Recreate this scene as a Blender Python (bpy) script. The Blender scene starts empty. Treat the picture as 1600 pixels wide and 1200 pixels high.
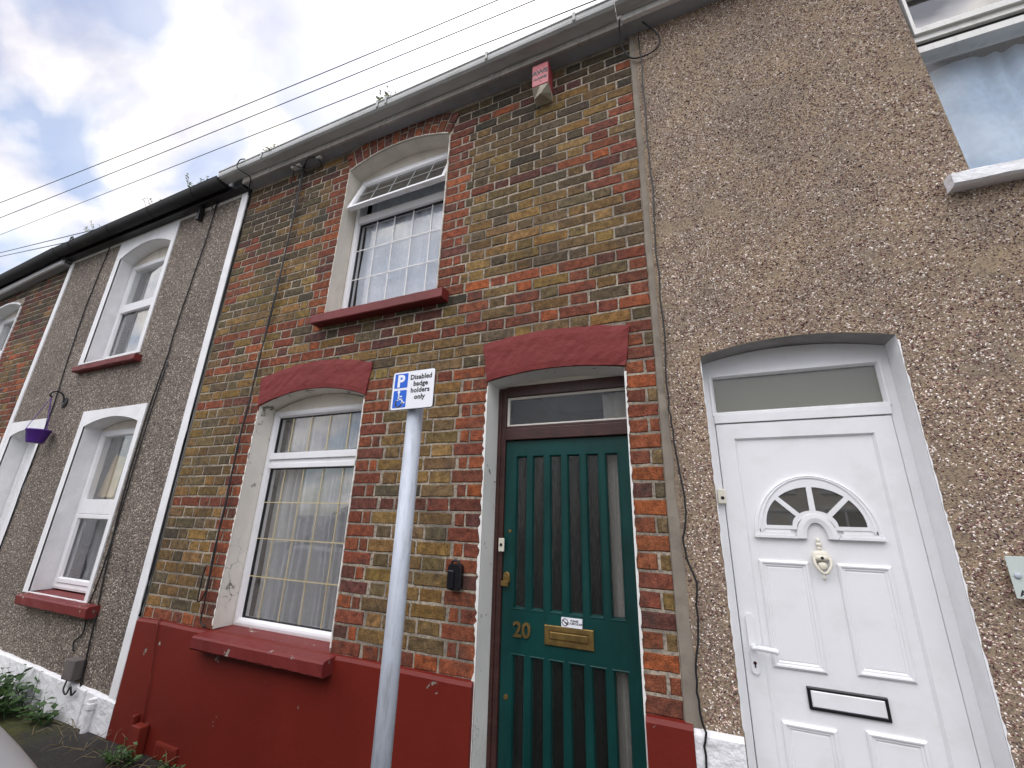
import bpy, bmesh, math, random
import numpy as np
from math import radians, sin, cos, pi, sqrt
from mathutils import Vector, Matrix
from mathutils.geometry import tessellate_polygon
from mathutils import noise as MN

random.seed(7); np.random.seed(7)
S = bpy.context.scene
COL = S.collection

# ------------------------------------------------------------------ camera
D = 2.0943; EYE = 1.45
cam = bpy.data.cameras.new("camera"); camo = bpy.data.objects.new("camera", cam); COL.objects.link(camo)
r0 = Vector((0.91791772, 0.39596579, 0.02526147)); r1 = Vector((-0.09828462, 0.28860072, -0.95239160)); r2 = Vector((-0.38440498, 0.87173431, 0.30382907))
M = Matrix(((r0.x, -r1.x, -r2.x, 0), (r0.y, -r1.y, -r2.y, -D), (r0.z, -r1.z, -r2.z, EYE), (0, 0, 0, 1)))
camo.matrix_world = M
cam.sensor_width = 36.0; cam.lens = 36 * 662.8 / 1600; cam.clip_start = 0.02; cam.clip_end = 2000
S.camera = camo

def ray(u, v):
    """direction (world) of a point of the photograph; used only to read off where far wires run"""
    a, b = (u - 800) / 662.8, (v - 600) / 662.8
    return (r0 * a + r1 * b + r2).normalized()

# ------------------------------------------------------------------ world, sun, exposure
W = bpy.data.worlds.new("World"); S.world = W; W.use_nodes = True
nt = W.node_tree; N = nt.nodes; L = nt.links; N.clear()
def wn(t, **k):
    n = N.new(t)
    for a, b in k.items(): setattr(n, a, b)
    return n
SUN_EL, SUN_AZ = radians(58), radians(-35)      # azimuth from +Y towards +X
sky = wn('ShaderNodeTexSky', sky_type='NISHITA', sun_disc=False); sky.sun_elevation = SUN_EL; sky.sun_rotation = SUN_AZ
tc = wn('ShaderNodeTexCoord'); sx = wn('ShaderNodeSeparateXYZ'); L.new(tc.outputs['Generated'], sx.inputs[0])
zm = wn('ShaderNodeMath', operation='MAXIMUM'); zm.inputs[1].default_value = 0.0; L.new(sx.outputs[2], zm.inputs[0])
zc = wn('ShaderNodeMath', operation='ADD'); zc.inputs[1].default_value = 0.38; L.new(zm.outputs[0], zc.inputs[0])   # a domed cloud deck
dx = wn('ShaderNodeMath', operation='DIVIDE'); L.new(sx.outputs[0], dx.inputs[0]); L.new(zc.outputs[0], dx.inputs[1])
dy = wn('ShaderNodeMath', operation='DIVIDE'); L.new(sx.outputs[1], dy.inputs[0]); L.new(zc.outputs[0], dy.inputs[1])
cx = wn('ShaderNodeCombineXYZ'); L.new(dx.outputs[0], cx.inputs[0]); L.new(dy.outputs[0], cx.inputs[1])
mp = wn('ShaderNodeMapping'); mp.inputs['Rotation'].default_value = (0, 0, radians(-50)); mp.inputs['Scale'].default_value = (1.0, 1.6, 1)
mp.inputs['Location'].default_value = (1.2, 5.5, 0)
L.new(cx.outputs[0], mp.inputs[0])
n1 = wn('ShaderNodeTexNoise'); n1.inputs['Scale'].default_value = 4.2; n1.inputs['Detail'].default_value = 6; n1.inputs['Roughness'].default_value = .46; n1.inputs['Distortion'].default_value = .35
L.new(mp.outputs[0], n1.inputs['Vector'])
n2 = wn('ShaderNodeTexNoise'); n2.inputs['Scale'].default_value = 4.6; n2.inputs['Detail'].default_value = 5; n2.inputs['Roughness'].default_value = .5
L.new(mp.outputs[0], n2.inputs['Vector'])
cr = wn('ShaderNodeValToRGB'); cr.color_ramp.elements[0].position = .43; cr.color_ramp.elements[1].position = .60; cr.color_ramp.elements[0].color = (.22, .22, .22, 1)
L.new(n1.outputs['Fac'], cr.inputs[0])
c2 = wn('ShaderNodeValToRGB'); c2.color_ramp.elements[0].position = .34; c2.color_ramp.elements[1].position = .66
c2.color_ramp.elements[0].color = (4.9, 4.95, 6.0, 1); c2.color_ramp.elements[1].color = (10.6, 10.1, 9.4, 1)
L.new(n2.outputs['Fac'], c2.inputs[0])
# bright veil of cloud round the sun
sv = Vector((sin(SUN_AZ) * cos(SUN_EL), cos(SUN_AZ) * cos(SUN_EL), sin(SUN_EL)))
dt = wn('ShaderNodeVectorMath', operation='DOT_PRODUCT'); L.new(tc.outputs['Generated'], dt.inputs[0]); dt.inputs[1].default_value = sv
gl = wn('ShaderNodeMapRange', interpolation_type='SMOOTHSTEP'); gl.inputs[1].default_value = .945; gl.inputs[2].default_value = .998; gl.inputs[3].default_value = 1; gl.inputs[4].default_value = 1.7
L.new(dt.outputs['Value'], gl.inputs[0])
# sky boosted on the unseen street side, added to light the facade
gy = wn('ShaderNodeMapRange', interpolation_type='SMOOTHSTEP'); gy.inputs[1].default_value = -.02; gy.inputs[2].default_value = -.6; gy.inputs[3].default_value = 0; gy.inputs[4].default_value = 5.6
L.new(sx.outputs[1], gy.inputs[0])
gz = wn('ShaderNodeMapRange', interpolation_type='SMOOTHSTEP'); gz.inputs[1].default_value = .28; gz.inputs[2].default_value = .78; L.new(sx.outputs[2], gz.inputs[0])
gm = wn('ShaderNodeMath', operation='MULTIPLY_ADD'); L.new(gy.outputs[0], gm.inputs[0]); L.new(gz.outputs[0], gm.inputs[1]); gm.inputs[2].default_value = 1
ml = wn('ShaderNodeMath', operation='MULTIPLY'); L.new(gl.outputs[0], ml.inputs[0]); L.new(gm.outputs[0], ml.inputs[1])
cs = wn('ShaderNodeVectorMath', operation='SCALE'); L.new(c2.outputs[0], cs.inputs[0]); L.new(ml.outputs[0], cs.inputs['Scale'])
sb = wn('ShaderNodeVectorMath', operation='SCALE'); L.new(sky.outputs[0], sb.inputs[0]); sb.inputs['Scale'].default_value = 1.15
mx = wn('ShaderNodeMix', data_type='RGBA'); L.new(cr.outputs[0], mx.inputs['Factor']); L.new(sb.outputs[0], mx.inputs['A']); L.new(cs.outputs[0], mx.inputs['B'])
bg = wn('ShaderNodeBackground'); bg.inputs[1].default_value = .1; L.new(mx.outputs['Result'], bg.inputs[0])
wo = wn('ShaderNodeOutputWorld'); L.new(bg.outputs[0], wo.inputs[0])

sl = bpy.data.lights.new("sun", 'SUN'); sl.energy = 1.2; sl.angle = radians(14); sl.color = (1, .96, .9)
slo = bpy.data.objects.new("sun", sl); COL.objects.link(slo); slo.rotation_euler = (-sv).to_track_quat('-Z', 'Y').to_euler(); slo.location = (0, 0, 12)

S.view_settings.view_transform = 'Standard'; S.view_settings.look = 'None'; S.view_settings.gamma = 1
S.view_settings.use_curve_mapping = False; S.view_settings.exposure = 0.5
S.render.engine = 'CYCLES'; S.cycles.use_denoising = True; S.cycles.max_bounces = 8; S.cycles.transparent_max_bounces = 16
S.cycles.sample_clamp_indirect = 6

# ------------------------------------------------------------------ materials
def newmat(name):
    m = bpy.data.materials.new(name); m.use_nodes = True
    t = m.node_tree; b = t.nodes['Principled BSDF']
    return m, t, b
def node(t, k, **kw):
    n = t.nodes.new(k)
    for a, b in kw.items(): setattr(n, a, b)
    return n
def noise(t, co, scale, detail=4, rough=.55, dist=0):
    n = node(t, 'ShaderNodeTexNoise'); n.inputs['Scale'].default_value = scale; n.inputs['Detail'].default_value = detail
    n.inputs['Roughness'].default_value = rough; n.inputs['Distortion'].default_value = dist
    if co is not None: t.links.new(co, n.inputs['Vector'])
    return n.outputs['Fac']
def ramp(t, fac, p0, p1, c0=(0, 0, 0, 1), c1=(1, 1, 1, 1)):
    r = node(t, 'ShaderNodeValToRGB'); e = r.color_ramp.elements
    e[0].position, e[1].position = p0, p1; e[0].color, e[1].color = c0, c1
    t.links.new(fac, r.inputs[0]); return r.outputs[0]
def mix(t, fac, a, b, mode='MIX'):
    m = node(t, 'ShaderNodeMix', data_type='RGBA', blend_type=mode)
    for s, v in (('Factor', fac), ('A', a), ('B', b)):
        if isinstance(v, (int, float)): m.inputs[s].default_value = v
        elif isinstance(v, tuple): m.inputs[s].default_value = v if len(v) == 4 else (*v, 1)
        else: t.links.new(v, m.inputs[s])
    return m.outputs['Result']
def bump(t, b, h, strength=.3, dist=.004, chain=None):
    n = node(t, 'ShaderNodeBump'); n.inputs['Strength'].default_value = strength; n.inputs['Distance'].default_value = dist
    t.links.new(h, n.inputs['Height'])
    if chain is not None: t.links.new(chain, n.inputs['Normal'])
    t.links.new(n.outputs[0], b.inputs['Normal']); return n.outputs[0]
def obco(t, scale=None):
    g = node(t, 'ShaderNodeNewGeometry'); o = g.outputs['Position']
    if scale:
        m = node(t, 'ShaderNodeMapping'); m.inputs['Scale'].default_value = scale; t.links.new(o, m.inputs[0]); o = m.outputs[0]
    return o

def paint(name, col, rough=.5, var=.12, scale=6, bstr=.15, bscale=90, dirt=None, dirt_amt=.5, dscale=4, metallic=0, spec=.5, streak=None, bd=.002):
    m, t, b = newmat(name); co = obco(t)
    f = noise(t, co, scale, 5)
    c = mix(t, ramp(t, f, .3, .7), tuple(x * (1 - var) for x in col), tuple(min(1, x * (1 + var)) for x in col))
    if dirt:
        d = noise(t, co if not streak else obco(t, streak), dscale, 6, .65)
        dd = ramp(t, d, .5, .72); k = node(t, 'ShaderNodeMath', operation='MULTIPLY'); t.links.new(dd, k.inputs[0]); k.inputs[1].default_value = dirt_amt
        c = mix(t, k.outputs[0], c, dirt)
    t.links.new(c, b.inputs['Base Color']); b.inputs['Roughness'].default_value = rough; b.inputs['Metallic'].default_value = metallic
    b.inputs['Specular IOR Level'].default_value = spec
    if bstr: bump(t, b, noise(t, co, bscale, 3), bstr, bd)
    return m

def flaky(name, col, under, amount=.63, rough=.6, scale=9, cracks=1.0):
    """paint coming off in flakes"""
    m, t, b = newmat(name); co = obco(t)
    f = noise(t, co, scale, 8, .68, .3); k = ramp(t, f, amount, amount + .012)
    f2 = noise(t, co, 3, 4); base = mix(t, ramp(t, f2, .3, .75), col, tuple(x * .8 for x in col))
    un = mix(t, ramp(t, noise(t, co, 40, 4), .35, .65), under, tuple(x * .45 for x in under))
    c = mix(t, k, base, un)
    cr_ = node(t, 'ShaderNodeTexVoronoi', feature='DISTANCE_TO_EDGE'); cr_.inputs['Scale'].default_value = 7
    mpn = node(t, 'ShaderNodeMapping'); t.links.new(co, mpn.inputs[0])
    ad = node(t, 'ShaderNodeVectorMath', operation='ADD'); t.links.new(co, ad.inputs[0])
    nn = node(t, 'ShaderNodeTexNoise'); nn.inputs['Scale'].default_value = 12; t.links.new(co, nn.inputs['Vector'])
    sc = node(t, 'ShaderNodeVectorMath', operation='SCALE'); t.links.new(nn.outputs['Color'], sc.inputs[0]); sc.inputs['Scale'].default_value = .12
    t.links.new(sc.outputs[0], ad.inputs[1]); t.links.new(ad.outputs[0], cr_.inputs['Vector'])
    crk = ramp(t, cr_.outputs['Distance'], .004, .014, (1, 1, 1, 1), (0, 0, 0, 1))
    msk = node(t, 'ShaderNodeMath', operation='MULTIPLY'); t.links.new(crk, msk.inputs[0]); t.links.new(ramp(t, noise(t, co, 2.4, 2), .5, .62, (0, 0, 0, 1), (cracks, cracks, cracks, 1)), msk.inputs[1])
    c = mix(t, msk.outputs[0], c, tuple(x * .35 for x in under))
    t.links.new(c, b.inputs['Base Color']); b.inputs['Roughness'].default_value = rough; b.inputs['Specular IOR Level'].default_value = .28
    inv = node(t, 'ShaderNodeMath', operation='SUBTRACT'); inv.inputs[0].default_value = 1; t.links.new(k, inv.inputs[1])
    ch = bump(t, b, inv.outputs[0], .7, .003); bump(t, b, noise(t, co, 60, 4), .25, .003, ch)
    return m

def brick_material():
    m, t, b = newmat("brick"); co = obco(t)
    at = node(t, 'ShaderNodeAttribute', attribute_name='tint')
    f1 = noise(t, co, 28, 5, .6); f2 = noise(t, co, 130, 4, .6); f3 = noise(t, co, 9, 4, .6)
    c = mix(t, ramp(t, f1, .3, .72), (.46, .43, .40), (1.45, 1.42, 1.34)); c = mix(t, 1.0, at.outputs['Color'], c, 'MULTIPLY')
    c = mix(t, 1.0, c, ramp(t, f2, .25, .75, (.46, .44, .42, 1), (1.45, 1.44, 1.40, 1)), 'MULTIPLY')
    # black pits of stock brick
    v = node(t, 'ShaderNodeTexVoronoi'); v.inputs['Scale'].default_value = 55; t.links.new(co, v.inputs['Vector'])
    pit = ramp(t, v.outputs['Distance'], .10, .2, (1, 1, 1, 1), (0, 0, 0, 1))
    gate = ramp(t, noise(t, co, 21, 3), .55, .62); pk = node(t, 'ShaderNodeMath', operation='MULTIPLY'); t.links.new(pit, pk.inputs[0]); t.links.new(gate, pk.inputs[1])
    c = mix(t, pk.outputs[0], c, (.012, .011, .01))
    # soot blotches
    so = ramp(t, f3, .50, .74); sk = node(t, 'ShaderNodeMath', operation='MULTIPLY'); t.links.new(so, sk.inputs[0]); sk.inputs[1].default_value = .6
    c = mix(t, sk.outputs[0], c, (.045, .042, .04))
    t.links.new(c, b.inputs['Base Color']); b.inputs['Roughness'].default_value = .88; b.inputs['Specular IOR Level'].default_value = .25
    ad = node(t, 'ShaderNodeMath', operation='ADD'); t.links.new(f1, ad.inputs[0]); t.links.new(f2, ad.inputs[1])
    sb_ = node(t, 'ShaderNodeMath', operation='SUBTRACT'); t.links.new(ad.outputs[0], sb_.inputs[0]); t.links.new(pk.outputs[0], sb_.inputs[1])
    bump(t, b, sb_.outputs[0], .75, .005)
    return m

def mortar_material():
    m, t, b = newmat("mortar"); co = obco(t)
    c = mix(t, ramp(t, noise(t, co, 3.2, 6, .68), .40, .60), (.47, .395, .30), (.19, .16, .122))
    c = mix(t, ramp(t, noise(t, co, 70, 4), .42, .7), c, (.14, .125, .105))
    t.links.new(c, b.inputs['Base Color']); b.inputs['Roughness'].default_value = .95
    bump(t, b, noise(t, co, 160, 4), .6, .004)
    return m

def dash_material(name, cols, scale, base, bare=.5, bs=.6):
    """pebbledash: cells of differently coloured chips, bare render where they have dropped off"""
    m, t, b = newmat(name); co = obco(t)
    v = node(t, 'ShaderNodeTexVoronoi'); v.inputs['Scale'].default_value = scale; t.links.new(co, v.inputs['Vector'])
    sp = node(t, 'ShaderNodeSeparateColor'); t.links.new(v.outputs['Color'], sp.inputs[0])
    r = node(t, 'ShaderNodeValToRGB'); r.color_ramp.interpolation = 'CONSTANT'; e = r.color_ramp.elements
    e[0].position = 0; e[0].color = (*cols[0][1], 1); e[1].position = cols[1][0]; e[1].color = (*cols[1][1], 1)
    for p, c in cols[2:]:
        q = e.new(p); q.color = (*c, 1)
    t.links.new(sp.outputs[0], r.inputs[0])
    c = r.outputs[0]
    big = noise(t, co, 1.7, 6, .6)
    keep = ramp(t, noise(t, co, 7, 6, .7), bare, bare + .16); keep2 = ramp(t, v.outputs['Distance'], .45, .62, (1, 1, 1, 1), (0, 0, 0, 1))
    mm = node(t, 'ShaderNodeMath', operation='MULTIPLY'); t.links.new(keep, mm.inputs[0]); t.links.new(keep2, mm.inputs[1])
    inv = node(t, 'ShaderNodeMath', operation='SUBTRACT'); inv.inputs[0].default_value = 1; t.links.new(keep, inv.inputs[1])
    bs_c = mix(t, ramp(t, noise(t, co, 50, 5), .3, .7), base, tuple(x * .7 for x in base))
    c = mix(t, keep2, bs_c, c)
    c = mix(t, inv.outputs[0], c, bs_c)
    c = mix(t, 1.0, c, ramp(t, big, .3, .7, (.78, .76, .75, 1), (1.15, 1.15, 1.12, 1)), 'MULTIPLY')
    t.links.new(c, b.inputs['Base Color']); b.inputs['Roughness'].default_value = .85
    iv = node(t, 'ShaderNodeMath', operation='SUBTRACT'); iv.inputs[0].default_value = 1; t.links.new(v.outputs['Distance'], iv.inputs[1])
    bump(t, b, iv.outputs[0], bs, .008)
    return m

def glass_material(name, tint=(1, 1, 1), rough=0.0, ripple=0.0, opaque=None, refl=(.9, .13)):
    m, t, b = newmat(name); t.nodes.remove(b)
    out = t.nodes['Material Output']
    lw = node(t, 'ShaderNodeLayerWeight'); lw.inputs['Blend'].default_value = .5
    fr = node(t, 'ShaderNodeMath', operation='POWER'); fr.inputs[1].default_value = 4.0; t.links.new(lw.outputs['Facing'], fr.inputs[0])
    gl_ = node(t, 'ShaderNodeBsdfGlossy'); gl_.inputs['Roughness'].default_value = rough
    tr = node(t, 'ShaderNodeBsdfTransparent'); tr.inputs[0].default_value = (*tint, 1)
    ms = node(t, 'ShaderNodeMixShader'); ad = node(t, 'ShaderNodeMath', operation='MULTIPLY_ADD'); ad.inputs[1].default_value, ad.inputs[2].default_value = refl
    t.links.new(fr.outputs[0], ad.inputs[0]); t.links.new(ad.outputs[0], ms.inputs[0])
    t.links.new(tr.outputs[0], ms.inputs[1]); t.links.new(gl_.outputs[0], ms.inputs[2])
    if opaque:
        df = node(t, 'ShaderNodeBsdfDiffuse'); df.inputs[0].default_value = (*opaque[0], 1)
        m2 = node(t, 'ShaderNodeMixShader'); m2.inputs[0].default_value = opaque[1]
        t.links.new(tr.outputs[0], m2.inputs[1]); t.links.new(df.outputs[0], m2.inputs[2]); t.links.new(m2.outputs[0], ms.inputs[1])
    if ripple:
        bp = node(t, 'ShaderNodeBump'); bp.inputs['Strength'].default_value = ripple; bp.inputs['Distance'].default_value = .01
        t.links.new(noise(t, obco(t, (220, 1, 14)), 1, 3), bp.inputs['Height'])
        t.links.new(bp.outputs[0], gl_.inputs['Normal']); t.links.new(bp.outputs[0], lw.inputs['Normal'])
    t.links.new(ms.outputs[0], out.inputs[0])
    return m

def cloth_material(name, col, alpha, pattern=False):
    m, t, b = newmat(name); t.nodes.remove(b); out = t.nodes['Material Output']; co = obco(t)
    df = node(t, 'ShaderNodeBsdfDiffuse'); tl = node(t, 'ShaderNodeBsdfTranslucent'); tr = node(t, 'ShaderNodeBsdfTransparent')
    c = mix(t, ramp(t, noise(t, co, 35, 3), .35, .65), tuple(x * .9 for x in col), col)
    t.links.new(c, df.inputs[0]); t.links.new(c, tl.inputs[0])
    a = node(t, 'ShaderNodeMixShader'); a.inputs[0].default_value = .35; t.links.new(df.outputs[0], a.inputs[1]); t.links.new(tl.outputs[0], a.inputs[2])
    ms = node(t, 'ShaderNodeMixShader')
    if pattern:
        v = node(t, 'ShaderNodeTexVoronoi'); v.inputs['Scale'].default_value = 13; t.links.new(obco(t, (1, 0, .8)), v.inputs['Vector'])
        f = ramp(t, v.outputs['Distance'], .16, .22, (1, 1, 1, 1), (alpha, alpha, alpha, 1)); t.links.new(f, ms.inputs[0])
    else: ms.inputs[0].default_value = alpha
    t.links.new(tr.outputs[0], ms.inputs[1]); t.links.new(a.outputs[0], ms.inputs[2]); t.links.new(ms.outputs[0], out.inputs[0])
    return m

MAT = dict(
    brick=brick_material(), mortar=mortar_material(),
    maroon=paint("maroon_paint", (.165, .024, .022), .42, .14, 3, .45, 22, (.12, .018, .018), .6, 2.2, bd=.004, spec=.3),
    maroon_plinth=flaky("worn_maroon_masonry_paint", (.170, .018, .011), (.40, .37, .31), .672, .5, 6, cracks=0),
    maroon_arch=paint("maroon_arch_paint", (.190, .030, .028), .7, .10, 5, .9, 26, (.15, .026, .026), .35, 12, bd=.006, spec=.3),
    maroon_wall=paint("maroon_masonry_paint", (.175, .022, .013), .5, .16, 2.2, .6, 16, (.10, .014, .013), .7, 1.6, streak=(5, 5, .5), spec=.3),
    maroon_chip=flaky("chipped_maroon_paint", (.185, .028, .026), (.46, .44, .37), .625, .5, 10, cracks=0),
    cream=paint("cream_reveal_paint", (.70, .65, .56), .7, .07, 5, .35, 40, (.48, .44, .36), .5, 3, streak=(3, 3, 1)),
    flake=flaky("flaking_white_paint", (.84, .80, .72), (.38, .36, .31), .60, .6, 8, cracks=.8),
    flake_door=flaky("peeling_door_reveal_paint", (.86, .85, .80), (.30, .31, .27), .64, .6, 10, cracks=.3),
    white=paint("white_masonry_paint", (.82, .82, .82), .75, .05, 8, .5, 45, (.62, .61, .6), .35, 5),
    white_rough=paint("lumpy_white_paint", (.82, .82, .83), .7, .05, 9, 1.0, 22, (.50, .50, .48), .45, 9, bd=.012),
    upvc=paint("white_plastic", (.82, .82, .83), .3, .02, 4, .05, 200, (.62, .60, .55), .34, 6),
    upvc_old=paint("weathered_white_plastic", (.72, .71, .67), .45, .06, 6, .1, 120, (.42, .40, .35), .55, 5, streak=(6, 6, 1)),
    gutter=paint("grey_gutter_plastic", (.46, .47, .45), .45, .1, 4, .1, 90, (.25, .25, .22), .6, 4, streak=(1, 4, 4)),
    fascia=paint("weathered_fascia_paint", (.46, .43, .39), .7, .2, 7, .4, 40, (.25, .21, .17), .7, 6, streak=(6, 3, 1)),
    soffit=paint("grey_soffit_paint", (.34, .345, .36), .8, .12, 4, .2, 60, (.2, .2, .2), .6, 3),
    soffit_bare=paint("bare_cement_arch", (.30, .29, .275), .9, .15, 8, .6, 60, (.16, .15, .14), .6, 5),
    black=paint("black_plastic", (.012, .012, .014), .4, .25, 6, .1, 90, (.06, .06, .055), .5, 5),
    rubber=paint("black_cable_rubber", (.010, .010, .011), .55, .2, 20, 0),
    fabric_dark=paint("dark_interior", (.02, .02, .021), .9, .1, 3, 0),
    green=paint("dark_green_gloss", (.005, .047, .042), .33, .18, 4, .3, 45, (.003, .026, .024), .6, 4, streak=(4, 4, 1), spec=.3),
    brown=paint("brown_frame_varnish", (.050, .017, .014), .35, .3, 12, .35, 40, (.09, .05, .035), .4, 9, streak=(1, 1, 8)),
    wire_grey=paint("grey_wire_sheath", (.045, .045, .05), .5, .1, 3, 0),
    brass=paint("tarnished_brass", (.235, .155, .052), .5, .3, 18, .3, 60, (.075, .048, .02), .7, 12, metallic=.75),
    gold=paint("gold_bar", (.66, .56, .33), .4, .08, 8, 0, metallic=.3),
    lead=paint("white_bar", (.78, .77, .74), .4, .04, 8, 0),
    dark=paint("black_gloss_plastic", (.008, .008, .010), .3, .2, 9, .1, 80),
    dark_rubber=paint("glazing_gasket", (.012, .012, .013), .6, .1, 9, 0),
    cement=paint("cement_render", (.25, .215, .17), .92, .25, 12, .9, 55, (.12, .11, .095), .5, 6),
    steel=paint("galvanised_steel", (.50, .54, .60), .5, .07, 7, .25, 60, (.27, .28, .29), .7, 9, metallic=.1, streak=(6, 6, .8)),
    dull_black=paint("weathered_black_plastic", (.014, .014, .015), .75, .3, 5, .2, 60, (.05, .05, .045), .5, 4),
    sign_white=paint("sign_white", (.86, .87, .90), .35, .015, 6, 0),
    sign_blue=paint("sign_blue", (.006, .115, .62), .35, .03, 6, 0),
    sign_black=paint("sign_black", (.012, .012, .014), .4, .05, 6, 0),
    alarm_red=paint("faded_red_plastic", (.40, .06, .07), .45, .12, 9, .1, 60, (.36, .06, .07), .5, 8),
    alarm_front=paint("sun_bleached_pink_plastic", (.44, .105, .115), .45, .12, 12, .1, 60, (.5, .12, .14), .6, 14),
    alarm_grey=paint("yellowed_lens_plastic", (.40, .36, .27), .4, .15, 16, .1, 60),
    purple=paint("purple_plastic", (.105, .030, .30), .4, .1, 8, 0),
    iron=paint("black_iron", (.012, .010, .012), .5, .2, 20, .1, 90),
    cream_plastic=paint("cream_plastic", (.74, .70, .58), .35, .03, 8, 0),
    plaque=paint("clear_plaque", (.56, .62, .58), .12, .03, 6, 0),
    leaf=paint("leaf", (.042, .095, .020), .55, .45, 30, .2, 80),
    leaf_pale=paint("pale_leaf", (.36, .42, .24), .6, .3, 30, 0),
    straw=paint("dry_grass", (.22, .17, .09), .8, .25, 30, 0),
    slate=paint("roof_slate", (.09, .09, .10), .7, .2, 8, .4, 20),
    grey_box=paint("grey_painted_box", (.125, .108, .10), .75, .15, 9, .5, 60),
    glass=glass_material("window_glass"),
    glass_low=glass_material("curtained_glass", refl=(.45, .02)),
    glass_dark=glass_material("reflection_tinted_glass", (.6, .6, .58), .0, 0, ((.10, .095, .085), .45)),  # grey-brown reflection is mixed into the dark glass as diffuse colour
    glass_frost=glass_material("frosted_glass", (.4, .4, .36), .25, 0, ((.20, .20, .155), .80)),
    glass_reed=glass_material("reeded_glass", (.97, .96, .94), .10, .8, ((.045, .047, .042), .10), (.9, .075)),
    net=cloth_material("net_curtain", (.86, .87, .88), .70), net_lace=cloth_material("lace_curtain", (.80, .87, .96), .90, True),  # lace colour holds a slight blue of reflected sky
    drape=cloth_material("white_curtain", (.84, .84, .82), .98), drape_sky_tint=cloth_material("sky_tinted_curtain", (.62, .78, .97), .98),  # second cloth: blue of reflected sky put into the curtain colour
    reflection_cream=paint("reflection_board_cream", (.62, .50, .30), .8, .1, 6, 0),
    car=paint("silver_car_paint", (.50, .51, .52), .3, .02, 4, 0, metallic=.35), tyre=paint("tyre", (.015, .015, .016), .8, .2, 12, .2, 60),
    wheel=paint("alloy_wheel", (.5, .5, .52), .3, .05, 6, 0, metallic=.8), lamp_lens=paint("lamp_lens", (.55, .56, .58), .08, .05, 9, 0),
    far_render=paint("pale_render", (.74, .69, .60), .9, .08, 3, .3, 40), far_tile=paint("brown_roof_tile", (.17, .09, .065), .8, .25, 9, .5, 14),
)
MAT['dash_pink'] = dash_material("pink_pebbledash", [(0, (.34, .25, .19)), (.3, (.15, .075, .07)), (.5, (.20, .165, .14)), (.68, (.50, .40, .34)), (.86, (.66, .62, .56))], 130, (.33, .245, .155), .42, .7)
MAT['dash_brown'] = dash_material("brown_pebbledash", [(0, (.205, .168, .140)), (.28, (.075, .058, .052)), (.5, (.28, .23, .19)), (.72, (.13, .098, .086)), (.86, (.50, .44, .38))], 72, (.20, .165, .13), .24, 1.0)

# ------------------------------------------------------------------ object helpers
def link(o, parent=None, loc=None):
    COL.objects.link(o)
    if parent is not None:
        o.parent = parent
        if parent.type == 'EMPTY': o.matrix_parent_inverse = Matrix.Translation(parent.location).inverted()
    return o
def tag(o, label, cat, group=None, kind=None):
    o['label'] = label
    if cat: o['category'] = cat
    if group: o['group'] = group
    if kind: o['kind'] = kind
    return o
def thing(name, loc, label, cat, group=None):
    o = bpy.data.objects.new(name, None); o.location = loc; o.empty_display_size = .1; COL.objects.link(o)
    return tag(o, label, cat, group)
def obj(name, bm, mats, parent=None, smooth=False, bevel=0, label=None):
    if not isinstance(mats, (list, tuple)): mats = [mats]
    me = bpy.data.meshes.new(name)
    if isinstance(bm, bpy.types.Mesh): me = bm
    else:
        bmesh.ops.recalc_face_normals(bm, faces=bm.faces); bm.to_mesh(me); bm.free()
    me.materials.clear()
    for m in mats: me.materials.append(MAT[m] if isinstance(m, str) else m)
    if smooth:
        for p in me.polygons: p.use_smooth = True
    o = bpy.data.objects.new(name, me); link(o, parent)
    if bevel:
        b = o.modifiers.new("bevel", 'BEVEL'); b.width = bevel; b.segments = 2; b.limit_method = 'ANGLE'; b.angle_limit = radians(40)
    if label: o['label'] = label
    return o
def structure(name, bm, mats, label):
    o = obj(name, bm, mats); o['kind'] = 'structure'; o['label'] = label; return o
B = bmesh.new

def box(bm, x0, x1, y0, y1, z0, z1, mi=0):
    v = [bm.verts.new((x, y, z)) for x in (x0, x1) for y in (y0, y1) for z in (z0, z1)]
    for f in ((0, 1, 3, 2), (4, 6, 7, 5), (0, 4, 5, 1), (2, 3, 7, 6), (0, 2, 6, 4), (1, 5, 7, 3)):
        bm.faces.new([v[i] for i in f]).material_index = mi
    return v
def loops(bm, rings, close_last=False, close_first=False, mi=0):
    """join closed loops of equal length, one after another"""
    vs = [[bm.verts.new(p) for p in r] for r in rings]
    for a, b in zip(vs, vs[1:]):
        n = len(a)
        for i in range(n): bm.faces.new((a[i], a[(i + 1) % n], b[(i + 1) % n], b[i])).material_index = mi
    if close_last: bm.faces.new(vs[-1]).material_index = mi
    if close_first: bm.faces.new(vs[0]).material_index = mi
    return vs
def rect(x0, x1, z0, z1, y): return [(x0, y, z0), (x1, y, z0), (x1, y, z1), (x0, y, z1)]
def frame(bm, x0, x1, z0, z1, steps, close=False, mi=0):
    """mitred frame: steps = [(inset, y), ...] from the outer edge inwards"""
    loops(bm, [rect(x0 + i, x1 - i, z0 + i, z1 - i, y) for i, y in steps], close, False, mi)
def arc(x0, x1, zs, rise, n=14):
    """points of a segmental arch from left to right"""
    out = []
    for i in range(n + 1):
        f = i / n; out.append((x0 + (x1 - x0) * f, zs + rise * (1 - (2 * f - 1) ** 2)))
    return out
def arch_outline(x0, x1, z0, zs, rise, n=14):
    return [(x0, z0)] + arc(x0, x1, zs, rise, n) + [(x1, z0)]
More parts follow.
